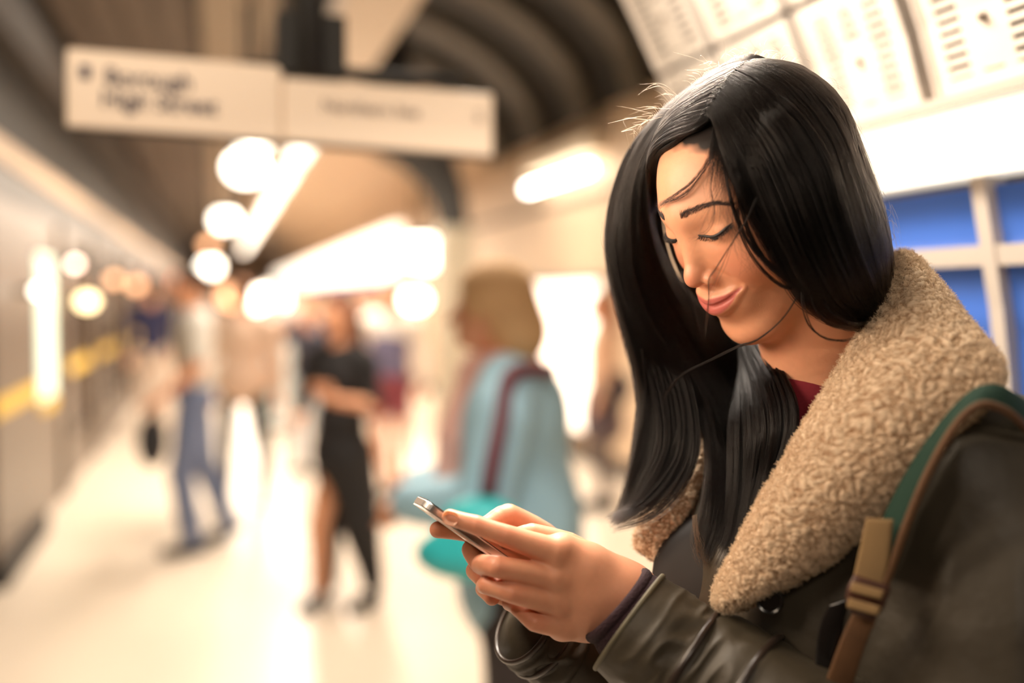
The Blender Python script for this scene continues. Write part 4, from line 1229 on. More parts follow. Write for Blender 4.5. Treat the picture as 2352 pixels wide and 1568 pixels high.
far_g.append([(1642, 300, .805), (1608, 314, .806), (1565, 340, .825), (1522, 385, .86), (1502, 450, .90), (1512, 560, .935), (1580, 690, .955), (1700, 810, .95), (1790, 920, .93), (1825, 1020, .90), (1810, 1120, .835), (1760, 1240, .825)])
# roots cross the parting a little so that no gap opens along it
for g in near_g[:6]: g.insert(0, (g[0][0] - 12, g[0][1] + 10, g[0][2] + .012))
for g in far_g[:6]: g.insert(0, (g[0][0] + 12, g[0][1] + 14, g[0][2] + .012))
H = []; HRd = []
def addh(x):
    H.append(x[0]); HRd.append(np.repeat(x[1][:, None], x[0].shape[1], 1) * np.interp(np.linspace(0, 1, x[0].shape[1]), [0, .75, 1], [1, .9, .3])[None])
addh(sheet(near_g, 13000, 38, .012, 420, .45, .0016, .04, .00010, .003, 1, .006, upow=.72))
far_l = far_g[:2] + [far_g[2][:-5] + [(1585, 880, .92), (1612, 975, .915), (1592, 1065, .905), (1520, 1142, .895), (1425, 1196, .885)]]
far_r = [far_g[2][:-5] + [(1585, 880, .92), (1622, 985, .91), (1630, 1070, .895), (1618, 1170, .87), (1606, 1262, .86)]] + far_g[3:]
addh(sheet(far_l, 6000, 46, .016, 170, .6, .0030, .18, .00011, .003, 2, .014))
addh(sheet(far_r, 8500, 46, .016, 220, .6, .0030, .18, .00011, .003, 22, .014))
addh(sheet(behind_g, 5500, 34, .01, 60, .2, .002, .05, .00012, .004, 7, .006))
addh(sheet([[(1690, 560, .99), (1680, 700, .985), (1690, 820, .96), (1700, 930, .93)], [(1780, 560, .99), (1780, 700, .985), (1790, 820, .95), (1800, 930, .90)], [(1870, 560, .99), (1870, 700, .98), (1850, 820, .945), (1850, 930, .89)]], 2600, 24, .01, 60, .2, .002, .05, .00014, .003, 8, .006))
addh(sheet(neck_g, 6500, 34, .02, 50, .6, .003, .16, .00011, 0, 3, .012))
# baby hair along the hairline, thinning out over the forehead
fr_g = [[(1640 - 14 * i, 286 + 3 * i + (i * i) * .35, .803 + .002 * i), (1612 - 16 * i, 306 + 6 * i + i * i * .5, .806 + .004 * i), (1570 - 12 * i, 338 + 9 * i, .83 + .007 * i), (1528 - 5 * i, 384 + 10 * i, .865 + .006 * i), (1503, 450 + 12 * i, .905)] for i in range(5)]
addh(sheet(fr_g, 900, 22, .002, 200, .2, .002, .5, .00009, .0008, 12, .008, upow=.8))
fr2 = [[(1650, 268, .80), (1640, 320, .79), (1630, 372, .785), (1622, 420, .785)], [(1662, 262, .80), (1680, 330, .785), (1690, 400, .78), (1700, 460, .78)]]
addh(sheet(fr2, 420, 26, .003, 160, .3, .003, .8, .00009, .0008, 13, .014))
# flick of ends at the far lower side
flick = [[(1470, 800, .935), (1500, 920, .925), (1505, 1010, .915), (1478, 1090, .905), (1440, 1160, .90), (1392, 1186, .90)],
         [(1530, 800, .93), (1570, 920, .915), (1575, 1030, .905), (1535, 1110, .895), (1470, 1170, .89), (1404, 1200, .89)],
         [(1560, 800, .925), (1600, 920, .91), (1608, 1050, .895), (1565, 1140, .885), (1500, 1195, .885), (1412, 1222, .885)]]
addh(sheet(flick, 700, 36, .008, 40, .75, .002, .3, .00010, 0, 4, .010))
# thin bundles hanging outside the mass
for k_, (g, N_) in enumerate([([(1470, 800, .93), (1478, 900, .93), (1462, 1000, .925), (1446, 1090, .92), (1436, 1160, .92)], 60),
               ([(1480, 820, .93), (1492, 930, .93), (1470, 1040, .925), (1452, 1110, .92)], 40),
               ([(1560, 620, .94), (1600, 760, .93), (1580, 900, .92), (1540, 1040, .91), (1500, 1130, .905)], 50),
               ([(1790, 640, .79), (1836, 640, .79), (1832, 676, .79), (1795, 735, .79), (1740, 780, .80), (1694, 796, .815), (1620, 832, .85), (1560, 866, .88), (1520, 920, .90)], 70),
               ([(1690, 470, .785), (1700, 540, .79), (1740, 610, .79), (1790, 655, .79), (1832, 668, .79), (1930, 690, .80)], 60),
               ([(1660, 360, .79), (1700, 470, .785), (1722, 540, .785), (1760, 605, .785), (1800, 640, .785), (1836, 668, .79)], 120),
               ([(1650, 320, .79), (1668, 420, .785), (1690, 500, .785), (1728, 570, .785), (1770, 610, .785), (1820, 640, .785)], 110),
               ([(1643, 300, .80), (1628, 360, .79), (1590, 420, .80), (1545, 455, .82), (1514, 482, .84)], 30),
               ([(1643, 300, .80), (1635, 360, .79), (1612, 410, .80), (1570, 450, .81), (1516, 470, .84)], 26),
               ([(1645, 310, .80), (1640, 380, .79), (1632, 430, .79), (1640, 480, .79), (1628, 520, .79), (1600, 545, .80), (1575, 552, .81)], 9),
               ([(1840, 640, .785), (1842, 700, .785), (1858, 750, .785), (1890, 776, .79), (1935, 782, .80), (1975, 775, .81)], 22),
               ([(1858, 650, .785), (1866, 700, .785), (1892, 740, .785), (1930, 754, .79), (1985, 752, .81)], 34),
               ([(1880, 650, .785), (1896, 700, .785), (1920, 728, .785), (1960, 745, .79), (1995, 742, .82)], 60),
               ([(1742, 440, .775), (1722, 490, .775), (1690, 545, .78), (1672, 572, .78), (1642, 618, .78), (1628, 640, .785), (1629, 680, .79), (1624, 730, .80), (1616, 790, .83)], 8),
               ([(1735, 450, .775), (1715, 500, .775), (1686, 550, .78), (1660, 610, .78), (1640, 650, .785), (1622, 690, .79), (1630, 702, .79)], 4)]):
    addh(sheet([g, [(x + 6, y - 3, d) for x, y, d in g]] if N_ > 12 else [g, [(x + 4, y, d) for x, y, d in g]], N_, 36, .003, 5, .5, .0015, .15, .00010, .0012, 30 + k_, .007))
# glossy strands on the outer layer
SH, SR = [], []
for gd, N_, th, sd in ((near_g, 1500, .002, 51), (far_r, 1000, .003, 52), (far_l, 600, .003, 53)):
    x = sheet(gd, N_, 40, th, 700, .3, .003, .2, .00013, .0055, sd, .014); SH.append(x[0]); SR.append(x[1])
# loose single hairs over cheek and forehead
for k_ in range(230):
    r = _h
    x0, y0 = 1640 + r.random() * 90, 290 - r.random() * 60
    bx = 1600 + r.random() ** .8 * 240
    g = [(x0, y0, .80), (x0 * .6 + bx * .4 + r.normal(0, 8), 400, .79), (bx + r.normal(0, 10), 500, .785), (bx + 20 + r.normal(0, 22), 570, .785), (bx + 40 + r.normal(0, 30), 620 + r.normal(0, 20), .785)]
    if bx < 1680:
        g = g[:3] + [(bx - 10 + r.normal(0, 25), 540 + r.normal(0, 25), .785)]
    addh(sheet([g, g], 1, 30, .001, 1, 0, .004, .3, .00007, .001, 100 + k_, .006))
hair = None
_n = [x.shape[1] for x in H for _ in range(x.shape[0])]
_pos = np.vstack([x.reshape(-1, 3) for x in H]); _rad = np.concatenate([x.ravel() for x in HRd])
def hair_obj(name, cnt, pos, rad, m, parent, label=None):
    c = bpy.data.hair_curves.new(name); c.add_curves(cnt)
    off = np.array(parent_world(parent))
    c.attributes['position'].data.foreach_set('vector', (pos - off).astype(np.float32).ravel())
    r = c.attributes.get('radius') or c.attributes.new('radius', 'FLOAT', 'POINT')
    r.data.foreach_set('value', rad.astype(np.float32)); c.materials.append(m)
    o = bpy.data.objects.new(name, c); COL.objects.link(o); o.parent = parent
    if label: tag(o, label)
    return o
hair = hair_obj('hair', _n, _pos, _rad, M_hair, woman, 'long loose black hair falling over one side')
_sp = np.vstack([x.reshape(-1, 3) for x in SH]); _sr = np.concatenate([np.repeat(r, 40) for r in SR])
hair_obj('outer_strands', [40] * (len(_sp) // 40), _sp, _sr, M_sheen, hair)
tips = [[(1600, 1180, .872), (1606, 1220, .862), (1618, 1262, .856), (1640, 1300, .852)], [(1590, 1185, .872), (1592, 1230, .862), (1600, 1270, .856), (1612, 1300, .852)]]
x = sheet(tips, 46, 20, .002, 30, .3, .003, .4, .00010, 0, 61, .012)
hair_obj('light_tips', [20] * 46, x[0].reshape(-1, 3), np.repeat(x[1], 20), M_fly, hair)
# stray hairs at the crown, the light they catch put into a lighter brown
F_ = []
for k_, (a, b, c) in enumerate([((1648, 160), (1600, 138), (1562, 127)), ((1622, 160), (1640, 140), (1600, 136)), ((1640, 170), (1612, 140), (1590, 132)),
        ((1560, 226), (1520, 202), (1470, 205)), ((1556, 228), (1500, 208), (1462, 222)), ((1545, 238), (1530, 220), (1500, 208)), ((1540, 240), (1490, 250), (1440, 248)),
        ((1520, 258), (1470, 268), (1420, 280)), ((1500, 262), (1440, 244), (1404, 254)), ((1490, 280), (1440, 285), (1452, 290)), ((1450, 330), (1440, 322), (1437, 315)),
        ((1700, 122), (1682, 118), (1672, 112)), ((1735, 118), (1728, 100), (1724, 92)), ((1760, 122), (1752, 106), (1758, 100)),
        ((1790, 128), (1800, 112), (1830, 118)), ((1665, 148), (1660, 128), (1664, 120)), ((1655, 152), (1648, 142), (1650, 132)), ((2046, 500), (2060, 560), (2066, 600)), ((2048, 540), (2068, 580), (2062, 620)), ((2040, 470), (2058, 520), (2052, 560)),
        ((1392, 500), (1380, 560), (1392, 600)), ((1960, 280), (2000, 340), (2020, 400))]):
    for j_ in range(1 + k_ % 2):
        q = np.array([a, b, c], float) + _h.normal(0, 8, (3, 2)) * [[.6], [1], [1.6]]
        F_.append(crom(pts([(x, y, .86 + _h.normal(0, .01)) for x, y in q]), 14))
for k_ in range(160):      # fuzz along the outline of the crown
    t = _h.random(); o_ = crom([(1455, 315), (1516, 250), (1582, 200), (1648, 157), (1715, 126), (1765, 128), (1850, 155), (1930, 225), (1985, 340), (2030, 480), (2048, 600)], 200)[int(t * 199)]
    d_ = np.array([-.4 + t * 1.2, -1 + t * .8]); d_ /= np.linalg.norm(d_)
    L_ = 8 + _h.random() ** 2 * 26; s_ = _h.choice([-1, 1]); tn = np.array([-d_[1], d_[0]]) * s_
    F_.append(crom(pts([(o_[0] - d_[0] * 4, o_[1] - d_[1] * 4, .86), (*(o_ + d_ * L_ * .45 + tn * L_ * .3), .86), (*(o_ + d_ * L_ * .7 + tn * L_ * (.8 + _h.random())), .86 + _h.normal(0, .01))]), 8))
hair_curves('stray_hairs', F_, [.00008] * len(F_), M_fly, woman)
# ================================================================== people along the platform
CR = np.array([math.cos(YAW), math.sin(YAW), 0]); CF = np.array([-math.sin(YAW), math.cos(YAW), 0])
def facing(a):
    """0 = towards the camera, 90 = towards the left of the photo, 180 = away"""
    a = math.radians(a); f = -CF * math.cos(a) - CR * math.sin(a); return f
_pm = {}
def pmat(c, rough=.8, noise=.12):
    k = (c, rough)
    if k not in _pm: _pm[k] = mat('cloth_%d_%d_%d' % c, lin(*c), rough, noise=noise, nscale=5, sheen=.15)
    return _pm[k]
def pskin(c): 
    k = ('s', c)
    if k not in _pm: _pm[k] = mat('skin_%d' % c[0], lin(*c), .5, sss=.1)
    return _pm[k]
def person(base, ang, h, label, parts, pose=None, skin=(222, 160, 124), voxel=.011, elbows=None):
    """parts: list of (name, colour, [sdf ops]) in a 1.70 m frame; ops: ('c', pts, radii, k) chains, ('e', centre, radii, k), ('-e', ...)"""
    f = facing(ang); r = np.cross(f, [0, 0, 1.]); s = h / 1.70
    R = np.column_stack([r, f, [0, 0, 1.]]); base = np.array(base, float)
    root = empty('person', tuple(base), label, 'person')
    def build(name, m, ops, vox):
        allp = []
        for o in ops:
            if o[0] == 'c':
                for p, q in zip(o[1], o[2]): allp += [np.array(p) - q, np.array(p) + q]
            else: allp += [np.array(o[1]) - o[2], np.array(o[1]) + o[2]]
        allp = np.array(allp); lo = allp.min(0) - .04; hi = allp.max(0) + .04
        S = SDF(lo, hi, vox)
        for o in ops:
            k = o[3] if len(o) > 3 else .02
            if o[0] == 'c': S.chain(o[1], list(o[2]), k, .015)
            elif o[0] == 'e': S.ell(o[1], o[2], k)
            elif o[0] == '-e': S.ell(o[1], o[2], k, 'sub')
        return S.surf()
    def place(v): return (v * s) @ R.T + base
    for (name, col, ops) in parts:
        if name == 'skin':
            core = [('c', [(0, 0, 1.40), (0, 0, .95)], [.06, .07], .02)]
            for o in ops:
                if o[0] == 'hand':
                    sx = 1 if (o[3] if len(o) > 3 else o[1][0]) > 0 else -1; w_ = o[1]
                    el = [e_ for e_ in elbows if e_[0] * sx > 0] if elbows else [(sx * .26, 0, 1.13)]
                    core.append(('c', [(0, 0, 1.38), (sx * .18, 0, 1.35), el[0], w_], [.04, .035, .028, .022], .01))
                if o[0] == 'c' and .6 < o[1][0][2] < .7: core.append(('c', [(0, 0, .95), o[1][0]], [.06, o[2][0] * .9], .02))
            v, fc = build(name, None, core + [o for o in ops if o[0] != 'hand'], .009)
            V, F = [v], [fc]; n = len(v)
            for o in ops:
                if o[0] == 'hand':
                    hv, hf = hand_mesh(o[1], o[2]); V.append(hv); F.append(hf + n); n += len(hv)
            mesh('skin', place(np.vstack(V)), np.vstack(F), pskin(col or skin), root)
        else:
            v, fc = build(name, None, ops, voxel)
            if name not in ('shoe', 'hair', 'handbag', 'shoulder_bag', 'bag_strap'):
                v = v + np.stack([vnoise(v * [9, 9, 5]), vnoise(v * [9, 9, 5] + 9), 0 * v[:, 0]], 1) * .022
            o_ = mesh(name, place(v), fc, pmat(col), root)
    return root
def hand_mesh(w, d):
    """a small hand: wrist point w, direction d; palm, four fingers, thumb"""
    w = np.array(w, float); d = np.array(d, float); d /= np.linalg.norm(d)
    s = np.cross(d, [0, 1, .1]); s /= np.linalg.norm(s); n = np.cross(s, d)
    S = SDF(w - .12, w + .22 * np.abs(d) + .12, .0045)
    S.chain([w, w + d * .045, w + d * .075], [.021, .030, .030], .01, .01)
    for k, L_ in enumerate((.070, .080, .074, .058)):
        b = w + d * .078 + s * (.026 - .0175 * k)
        S.chain([b, b + d * L_ * .5 + n * .004, b + d * L_ * .9 + n * .020], [.0095, .0085, .007], .006, .004)
    b = w + d * .030 + s * .026
    S.chain([b, b + d * .035 + s * .022, b + d * .062 + s * .022 + n * .01], [.012, .010, .008], .008, .004)
    return S.surf()
def head_ops(z=1.60, y=.02, tilt=0, x=0):
    return [('e', (x, y - .008, z + .02), (.076, .094, .092), .02), ('e', (x, y + .03, z - .045), (.058, .060, .070), .03), ('e', (x, y + .072, z - .085), (.018, .016, .016), .02),
            ('c', [(x, y + .088, z + .005), (x, y + .112, z - .030)], [.009, .012], .012), ('c', [(x - .022, y + .086, z - .062), (x + .022, y + .086, z - .062)], [.006, .006], .006),
            ('-e', (x - .031, y + .108, z), (.014, .012, .010), .008), ('-e', (x + .031, y + .108, z), (.014, .012, .010), .008),
            ('e', (x - .078, y - .004, z - .01), (.010, .018, .030), .006), ('e', (x + .078, y - .004, z - .01), (.010, .018, .030), .006),
            ('c', [(x, y - .02, z - .06), (x * .5, -.01, 1.40)], [.054, .058], .02)]
def short_hair(z=1.60, y=.02, x=0):
    return [('e', (x, y - .018, z + .035), (.086, .100, .092), .02), ('-e', (x, y + .075, z - .03), (.085, .06, .085), .02)]
def long_hair(z=1.60, y=.02, L_=.35, x=0):
    return short_hair(z, y, x) + [('c', [(x - .05, y - .055, z), (x - .065, y - .075, z - .15), (x - .06, y - .085, z - L_)], [.055, .05, .028], .03),
                               ('c', [(x + .05, y - .055, z), (x + .065, y - .075, z - .15), (x + .06, y - .085, z - L_)], [.055, .05, .028], .03),
                               ('c', [(x, y - .07, z), (x, y - .10, z - .18), (x, y - .10, z - L_ - .03)], [.06, .055, .035], .03)]
def shoe(x, y, a=0., L_=.25):
    return [('c', [(x, y - .06, .045), (x + a * .10, y + .05, .04), (x + a * .16, y + L_ * .62, .030)], [.042, .040, .030], .02)]
def legs(lp, r=(.095, .068, .048, .044)):
    return [('c', p, r, .02) for p in lp]
HIPL, HIPR = (-.095, 0, .92), (.095, 0, .92)
TR = [('e', (0, 0, .95), (.165, .115, .11), .05)]

# man in jeans striding to the left, bag hanging from his hand
LA = [(-.095, .02, .92), (-.10, .10, .50), (-.10, .05, .09)]; RA = [(.095, -.01, .92), (.10, -.07, .50), (.10, -.22, .12)]
ba = G(452, 1262)
person(ba, 62, 1.76, 'man in blue jeans and pale t-shirt, one bare forearm forward, dark bag in hand', [
 ('skin', None, head_ops() + [('c', [(-.20, .0, 1.36), (-.245, .02, 1.14), (-.19, .20, .98)], [.05, .042, .028], .01), ('c', [(.20, .0, 1.36), (.245, -.04, 1.12), (.24, .02, .88)], [.05, .042, .028], .01),
     ('hand', (-.19, .20, .98), (.3, .6, -.6)), ('hand', (.24, .02, .88), (0, .1, -1))]),
 ('hair', (54, 36, 28), short_hair()),
 ('tshirt', (226, 222, 214), [('e', (0, 0, 1.28), (.175, .115, .20), .04), ('e', (0, 0, 1.08), (.160, .115, .16), .05), ('c', [(-.12, 0, 1.41), (-.20, 0, 1.36), (-.24, .01, 1.20)], [.07, .075, .065], .04), ('c', [(.12, 0, 1.41), (.20, 0, 1.36), (.24, -.02, 1.20)], [.07, .075, .065], .04), ('-e', (0, .02, 1.50), (.07, .07, .06), .01)]),
 ('jeans', (104, 116, 146), TR + legs([LA, RA], (.100, .074, .062))),
 ('shoe', (46, 42, 48), shoe(-.10, .05)), ('shoe', (46, 42, 48), [('c', [(.10, -.26, .10), (.10, -.16, .05), (.10, -.08, .03)], [.042, .040, .032], .02)]),
 ('handbag', (34, 32, 36), [('e', (-.16, .27, .70), (.05, .085, .15), .02), ('c', [(-.17, .25, .90), (-.16, .27, .80)], [.018, .02], .01)])],
 elbows=[(-.245, .02, 1.14), (.245, -.04, 1.12)])
# person in a beige jacket and black leggings
b2 = G(562, 1168)
person(b2, 175, 1.70, 'person in a pale beige jacket and slim black leggings, standing seen from behind', [
 ('skin', None, head_ops() + [('hand', (-.25, .03, .86), (0, .2, -1)), ('hand', (.25, .03, .86), (0, .2, -1)), ('c', [(-.25, .03, .90), (-.25, .03, .86)], [.025, .023], .01), ('c', [(.25, .03, .90), (.25, .03, .86)], [.025, .023], .01)]),
 ('hair', (120, 74, 44), short_hair()),
 ('jacket', (214, 184, 162), [('e', (0, 0, 1.26), (.19, .13, .22), .04), ('e', (0, 0, .98), (.20, .15, .20), .06), ('c', [(-.13, 0, 1.42), (-.21, 0, 1.36), (-.26, 0, 1.12), (-.25, .03, .90)], [.07, .075, .06, .048], .04), ('c', [(.13, 0, 1.42), (.21, 0, 1.36), (.26, 0, 1.12), (.25, .03, .90)], [.07, .075, .06, .048], .04), ('-e', (0, .02, 1.51), (.07, .07, .06), .01)]),
 ('leggings', (22, 26, 28), legs([[(-.10, 0, .90), (-.13, .01, .48), (-.145, 0, .08)], [(.10, 0, .90), (.13, .01, .48), (.145, 0, .08)]], (.085, .055, .038))),
 ('shoe', (26, 24, 26), shoe(-.145, 0)), ('shoe', (26, 24, 26), shoe(.145, 0))])
# woman in the long black dress
b4 = G(785, 1392)
person(b4, 28, 1.60, 'woman with long brown hair in a black dress, one leg bare at the slit', [
 ('skin', None, head_ops() + [('c', [(.07, .04, .62), (.08, .10, .46), (.09, .09, .10)], [.07, .052, .036], .01), ('c', [(-.20, 0, 1.34), (-.24, .02, 1.12), (-.12, .20, 1.16)], [.04, .036, .026], .01),
    ('hand', (-.12, .20, 1.16), (.5, .5, .5)), ('hand', (.20, .10, 1.02), (-.3, .5, .1)), ('c', [(.22, .04, 1.08), (.20, .10, 1.02)], [.03, .025], .01)]),
 ('hair', (92, 48, 32), long_hair(L_=.42)),
 ('dress', (30, 28, 30), [('e', (0, 0, 1.26), (.165, .115, .19), .04), ('e', (0, 0, 1.02), (.145, .11, .14), .05), ('e', (0, 0, .86), (.175, .13, .16), .05), ('c', [(-.04, -.02, .80), (-.10, -.05, .46), (-.15, -.08, .14)], [.15, .11, .06], .05), ('c', [(.10, -.06, .80), (.15, -.10, .46), (.17, -.10, .08)], [.11, .07, .045], .05),
    ('c', [(-.12, 0, 1.40), (-.19, 0, 1.35), (-.24, .02, 1.14)], [.055, .055, .048], .03), ('c', [(.12, 0, 1.40), (.19, 0, 1.35), (.24, .02, 1.14), (.22, .06, 1.07)], [.055, .055, .046, .038], .03), ('-e', (0, .03, 1.50), (.07, .08, .07), .01)]),
 ('shoe', (24, 22, 24), [('c', [(.09, .03, .10), (.09, .12, .05), (.09, .22, .030)], [.038, .036, .030], .02), ('c', [(.09, .02, .08), (.09, .0, .01)], [.02, .012], .01)]), ('shoe', (24, 22, 24), shoe(-.14, -.06))], elbows=[(-.24, .02, 1.12), (.24, .02, 1.14)])
# dark-clothed person half hidden, arms raised to a camera
b5 = G(712, 1085)
person(b5, 20, 1.62, 'dark-clothed person with raised elbows behind the woman in the black dress', [
 ('skin', None, head_ops() + [('hand', (-.14, .22, 1.38), (.4, .3, .8)), ('hand', (.14, .22, 1.38), (-.4, .3, .8)), ('c', [(-.16, .20, 1.34), (-.14, .22, 1.38)], [.028, .025], .01), ('c', [(.16, .20, 1.34), (.14, .22, 1.38)], [.028, .025], .01)]),
 ('hair', (70, 50, 40), short_hair()),
 ('jacket', (58, 58, 72), [('e', (0, 0, 1.26), (.18, .13, .21), .04), ('e', (0, 0, 1.0), (.17, .13, .18), .06), ('c', [(-.13, 0, 1.40), (-.22, .02, 1.34), (-.32, .10, 1.22), (-.17, .20, 1.34)], [.07, .07, .06, .04], .04), ('c', [(.13, 0, 1.40), (.22, .02, 1.34), (.32, .10, 1.22), (.17, .20, 1.34)], [.07, .07, .06, .04], .04)]),
 ('trousers', (196, 200, 206), TR + legs([[HIPL, (-.10, .03, .50), (-.10, 0, .09)], [HIPR, (.10, .02, .50), (.10, 0, .09)]], (.095, .070, .058))),
 ('shoe', (60, 56, 56), shoe(-.10, 0)), ('shoe', (60, 56, 56), shoe(.10, 0))], elbows=[(-.32, .10, 1.22), (.32, .10, 1.22)])
# person in white top, grey vest and maroon shorts
b6 = G(898, 1138)
person(b6, 10, 1.70, 'person in a grey vest over a white long-sleeved top and maroon shorts', [
 ('skin', None, head_ops() + [('c', [(-.09, 0, .66), (-.09, .03, .48), (-.05, -.02, .09)], [.068, .052, .036], .01), ('c', [(.09, 0, .66), (.09, .03, .48), (.04, -.04, .09)], [.068, .052, .036], .01), ('hand', (-.27, .04, .88), (0, .2, -1)), ('hand', (.27, .04, .88), (0, .2, -1)), ('c', [(-.27, .03, .92), (-.27, .04, .88)], [.025, .022], .01), ('c', [(.27, .03, .92), (.27, .04, .88)], [.025, .022], .01)]),
 ('hair', (170, 120, 84), short_hair()),
 ('sleeved_top', (250, 238, 226), [('e', (0, 0, 1.33), (.175, .115, .13), .04), ('c', [(-.13, 0, 1.42), (-.21, 0, 1.37), (-.27, 0, 1.13), (-.27, .03, .90)], [.07, .072, .055, .042], .04), ('c', [(.13, 0, 1.42), (.21, 0, 1.37), (.27, 0, 1.13), (.27, .03, .90)], [.07, .072, .055, .042], .04), ('-e', (0, .02, 1.51), (.07, .07, .06), .01)]),
 ('vest', (112, 108, 138), [('e', (0, 0, 1.20), (.165, .130, .19), .04), ('e', (0, 0, 1.04), (.160, .125, .12), .04)]),
 ('shorts', (134, 62, 74), [('e', (0, 0, .92), (.165, .12, .10), .05), ('c', [(-.09, 0, .88), (-.09, .01, .68)], [.095, .085], .02), ('c', [(.09, 0, .88), (.09, .01, .68)], [.095, .085], .02)]),
 ('shoe', (80, 70, 66), shoe(-.05, -.02)), ('shoe', (80, 70, 66), shoe(.04, -.04))])
# older woman in the light blue coat, nearest of the passengers
b7 = atY(1200, 700, 2.75 / math.cos(YAW) * .93); b7 = np.array([b7[0], b7[1], 0.])
person(b7, 98, 1.68, 'nearest passenger, a woman with short blonde hair and a light blue coat', [
 ('skin', None, head_ops(1.575, .10) + [('hand', (.05, .36, 1.02), (-.8, .2, -.2), 1), ('c', [(.12, .34, 1.04), (.05, .36, 1.02)], [.030, .026], .01), ('c', [(-.12, .30, 1.06), (-.05, .34, 1.04)], [.030, .026], .01), ('hand', (-.05, .34, 1.04), (.8, .2, -.2), -1)]),
 ('hair', (214, 172, 124), [('e', (0, .075, 1.62), (.105, .118, .105), .02), ('e', (0, .01, 1.52), (.095, .085, .10), .04), ('-e', (0, .20, 1.56), (.09, .07, .10), .02)]),
 ('coat', (164, 202, 220), [('e', (0, .02, 1.24), (.205, .155, .22), .04), ('e', (0, 0, .96), (.215, .175, .26), .06), ('e', (0, .0, .80), (.215, .18, .20), .04), ('c', [(-.14, .02, 1.38), (-.235, .02, 1.31), (-.27, .07, 1.08), (-.13, .29, 1.05)], [.085, .088, .080, .060], .05), ('c', [(.14, .02, 1.38), (.235, .02, 1.31), (.27, .07, 1.08), (.13, .33, 1.04)], [.085, .088, .080, .060], .05), ('-e', (0, .05, 1.50), (.07, .07, .06), .02)]),
 ('scarf', (238, 186, 172), [('c', [(-.09, .05, 1.42), (0, .13, 1.40), (.09, .05, 1.42)], [.05, .055, .05], .02), ('c', [(0, .14, 1.38), (-.02, .20, 1.22), (0, .22, 1.08)], [.05, .05, .045], .02)]),
 ('trousers', (58, 50, 50), legs([[(-.10, 0, .80), (-.10, .01, .48), (-.10, 0, .09)], [(.10, 0, .80), (.10, .01, .48), (.10, 0, .09)]], (.12, .085, .070)) + [('e', (0, 0, .82), (.17, .14, .10), .04)]),
 ('shoe', (40, 36, 36), shoe(-.10, 0)), ('shoe', (40, 36, 36), shoe(.10, 0))], elbows=[(-.27, .07, 1.08), (.27, .07, 1.08)])
tb = empty('handbag', tuple(b7 + [-.3, -.1, .85]), 'turquoise handbag held in front of the woman in the light blue coat', 'handbag')
f7 = facing(98); r7 = np.cross(f7, [0, 0, 1.]); R7 = np.column_stack([r7, f7, [0, 0, 1.]]); s7 = 1.68 / 1.70
S = SDF((-.60, -.25, .60), (-.10, .55, 1.20), .01)
S.ell((-.395, .05, 1.05), (.060, .105, .075), .02); S.ell((-.395, .09, .98), (.065, .13, .065), .04)
v, f_ = S.surf(); mesh('bag_body', (v * s7) @ R7.T + b7, f_, mat('turquoise', lin(54, 196, 200), .45, noise=.3, nscale=8), tb)
tc_ = crom([(-.36, .04, 1.11), (-.375, .03, 1.18), (-.345, .01, 1.30), (-.26, -.01, 1.42), (-.12, -.10, 1.42)], 30)
v, f_ = sweep((np.array(tc_) * s7) @ R7.T + b7, .022, .010, n=10, up=None); MB().add(v, f_).build('strap', mat('maroon_leather', lin(104, 58, 68), .5), tb, smooth=True)
# woman with brown hair by the poster case
b9 = G(1384, 1168)
person(b9, 90, 1.62, 'woman with brown hair, tan jacket and dark shoulder bag standing by the poster case', [
 ('skin', None, head_ops() + [('hand', (-.24, .06, .90), (0, .3, -1)), ('c', [(-.24, .05, .94), (-.24, .06, .90)], [.025, .023], .01), ('hand', (.24, .06, .90), (0, .3, -1)), ('c', [(.24, .05, .94), (.24, .06, .90)], [.025, .023], .01)]),
 ('hair', (150, 96, 66), long_hair(L_=.25)),
 ('jacket', (206, 164, 134), [('e', (0, 0, 1.26), (.17, .12, .21), .04), ('e', (0, 0, 1.04), (.165, .125, .16), .06), ('c', [(-.12, 0, 1.41), (-.19, 0, 1.36), (-.25, .0, 1.13), (-.24, .04, .93)], [.065, .068, .055, .042], .04), ('c', [(.12, 0, 1.41), (.19, 0, 1.36), (.25, .0, 1.13), (.24, .04, .93)], [.065, .068, .055, .042], .04)]),
 ('skirt', (92, 78, 84), [('e', (0, 0, .90), (.175, .13, .12), .05), ('c', [(0, 0, .86), (0, 0, .68)], [.15, .165], .03)]),
 ('leggings', (96, 84, 82), legs([[(-.08, 0, .70), (-.085, .02, .48), (-.08, 0, .09)], [(.08, 0, .70), (.085, -.02, .48), (.08, -.02, .09)]], (.075, .052, .036))),
 ('shoulder_bag', (56, 50, 58), [('e', (-.22, -.05, .98), (.07, .15, .14), .02)]), ('bag_strap', (56, 50, 58), [('c', [(-.22, -.02, 1.10), (-.20, 0, 1.30), (-.16, 0, 1.44)], [.016, .016, .016], .01)]),
 ('shoe', (50, 46, 46), shoe(-.08, 0)), ('shoe', (50, 46, 46), shoe(.08, -.02))])
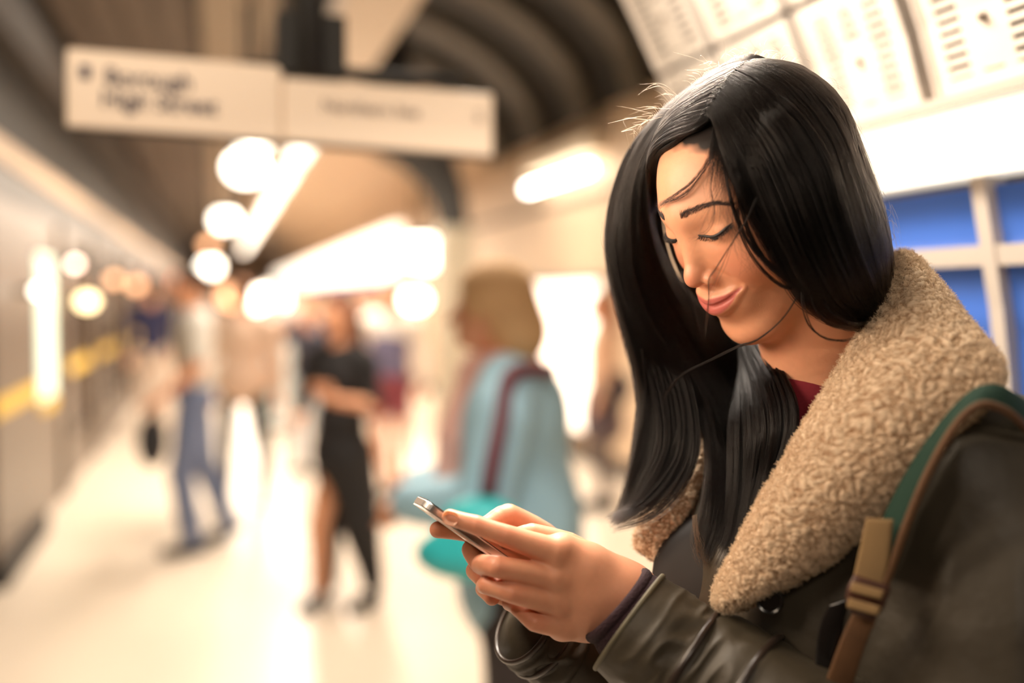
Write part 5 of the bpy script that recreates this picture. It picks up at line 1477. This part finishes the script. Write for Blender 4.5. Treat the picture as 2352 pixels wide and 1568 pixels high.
# distant figures
def simple(px, py, ang, h, label, top, bottom, hair, group=None):
    b = G(px, py)
    p = person(b, ang, h, label, [
     ('skin', None, head_ops() + [('c', [(-.25, .02, 1.0), (-.25, .04, .86)], [.032, .026], .01), ('c', [(.25, .02, 1.0), (.25, .04, .86)], [.032, .026], .01), ('hand', (-.25, .04, .86), (0, .2, -1)), ('hand', (.25, .04, .86), (0, .2, -1))]),
     ('hair', hair, short_hair()),
     ('jacket', top, [('e', (0, 0, 1.26), (.18, .12, .21), .04), ('e', (0, 0, 1.0), (.17, .125, .18), .06), ('c', [(-.13, 0, 1.42), (-.21, 0, 1.36), (-.26, 0, 1.13), (-.25, .03, .92)], [.07, .072, .058, .046], .04), ('c', [(.13, 0, 1.42), (.21, 0, 1.36), (.26, 0, 1.13), (.25, .03, .92)], [.07, .072, .058, .046], .04)]),
     ('trousers', bottom, TR + legs([[HIPL, (-.10, .04, .50), (-.10, .06, .09)], [HIPR, (.10, -.02, .50), (.10, -.10, .09)]], (.095, .070, .058))),
     ('shoe', (50, 46, 46), shoe(-.10, .06)), ('shoe', (50, 46, 46), shoe(.10, -.10))], voxel=.016)
    if group: p['group'] = group
simple(352, 985, 150, 1.74, 'person in a navy jacket and pale trousers, farther off beyond the man in jeans', (36, 38, 72), (206, 186, 168), (60, 44, 40))
simple(640, 985, 10, 1.70, 'distant person in a pale grey jacket between the beige jacket and the dark figure', (214, 206, 200), (206, 216, 216), (120, 80, 60))
simple(690, 900, 5, 1.72, 'distant person in white, seen over the raised elbows of the dark figure', (240, 224, 212), (120, 100, 96), (200, 140, 100))
simple(840, 960, 190, 1.72, 'distant person in pink between the black dress and the grey vest', (240, 200, 186), (150, 120, 110), (150, 90, 60))
simple(300, 860, 180, 1.70, 'tiny distant person in lilac near the platform doors', (168, 156, 190), (130, 112, 100), (90, 60, 50))
simple(455, 880, 185, 1.75, 'distant person in white behind the shoulder of the man in jeans', (244, 238, 230), (120, 110, 112), (210, 110, 80))
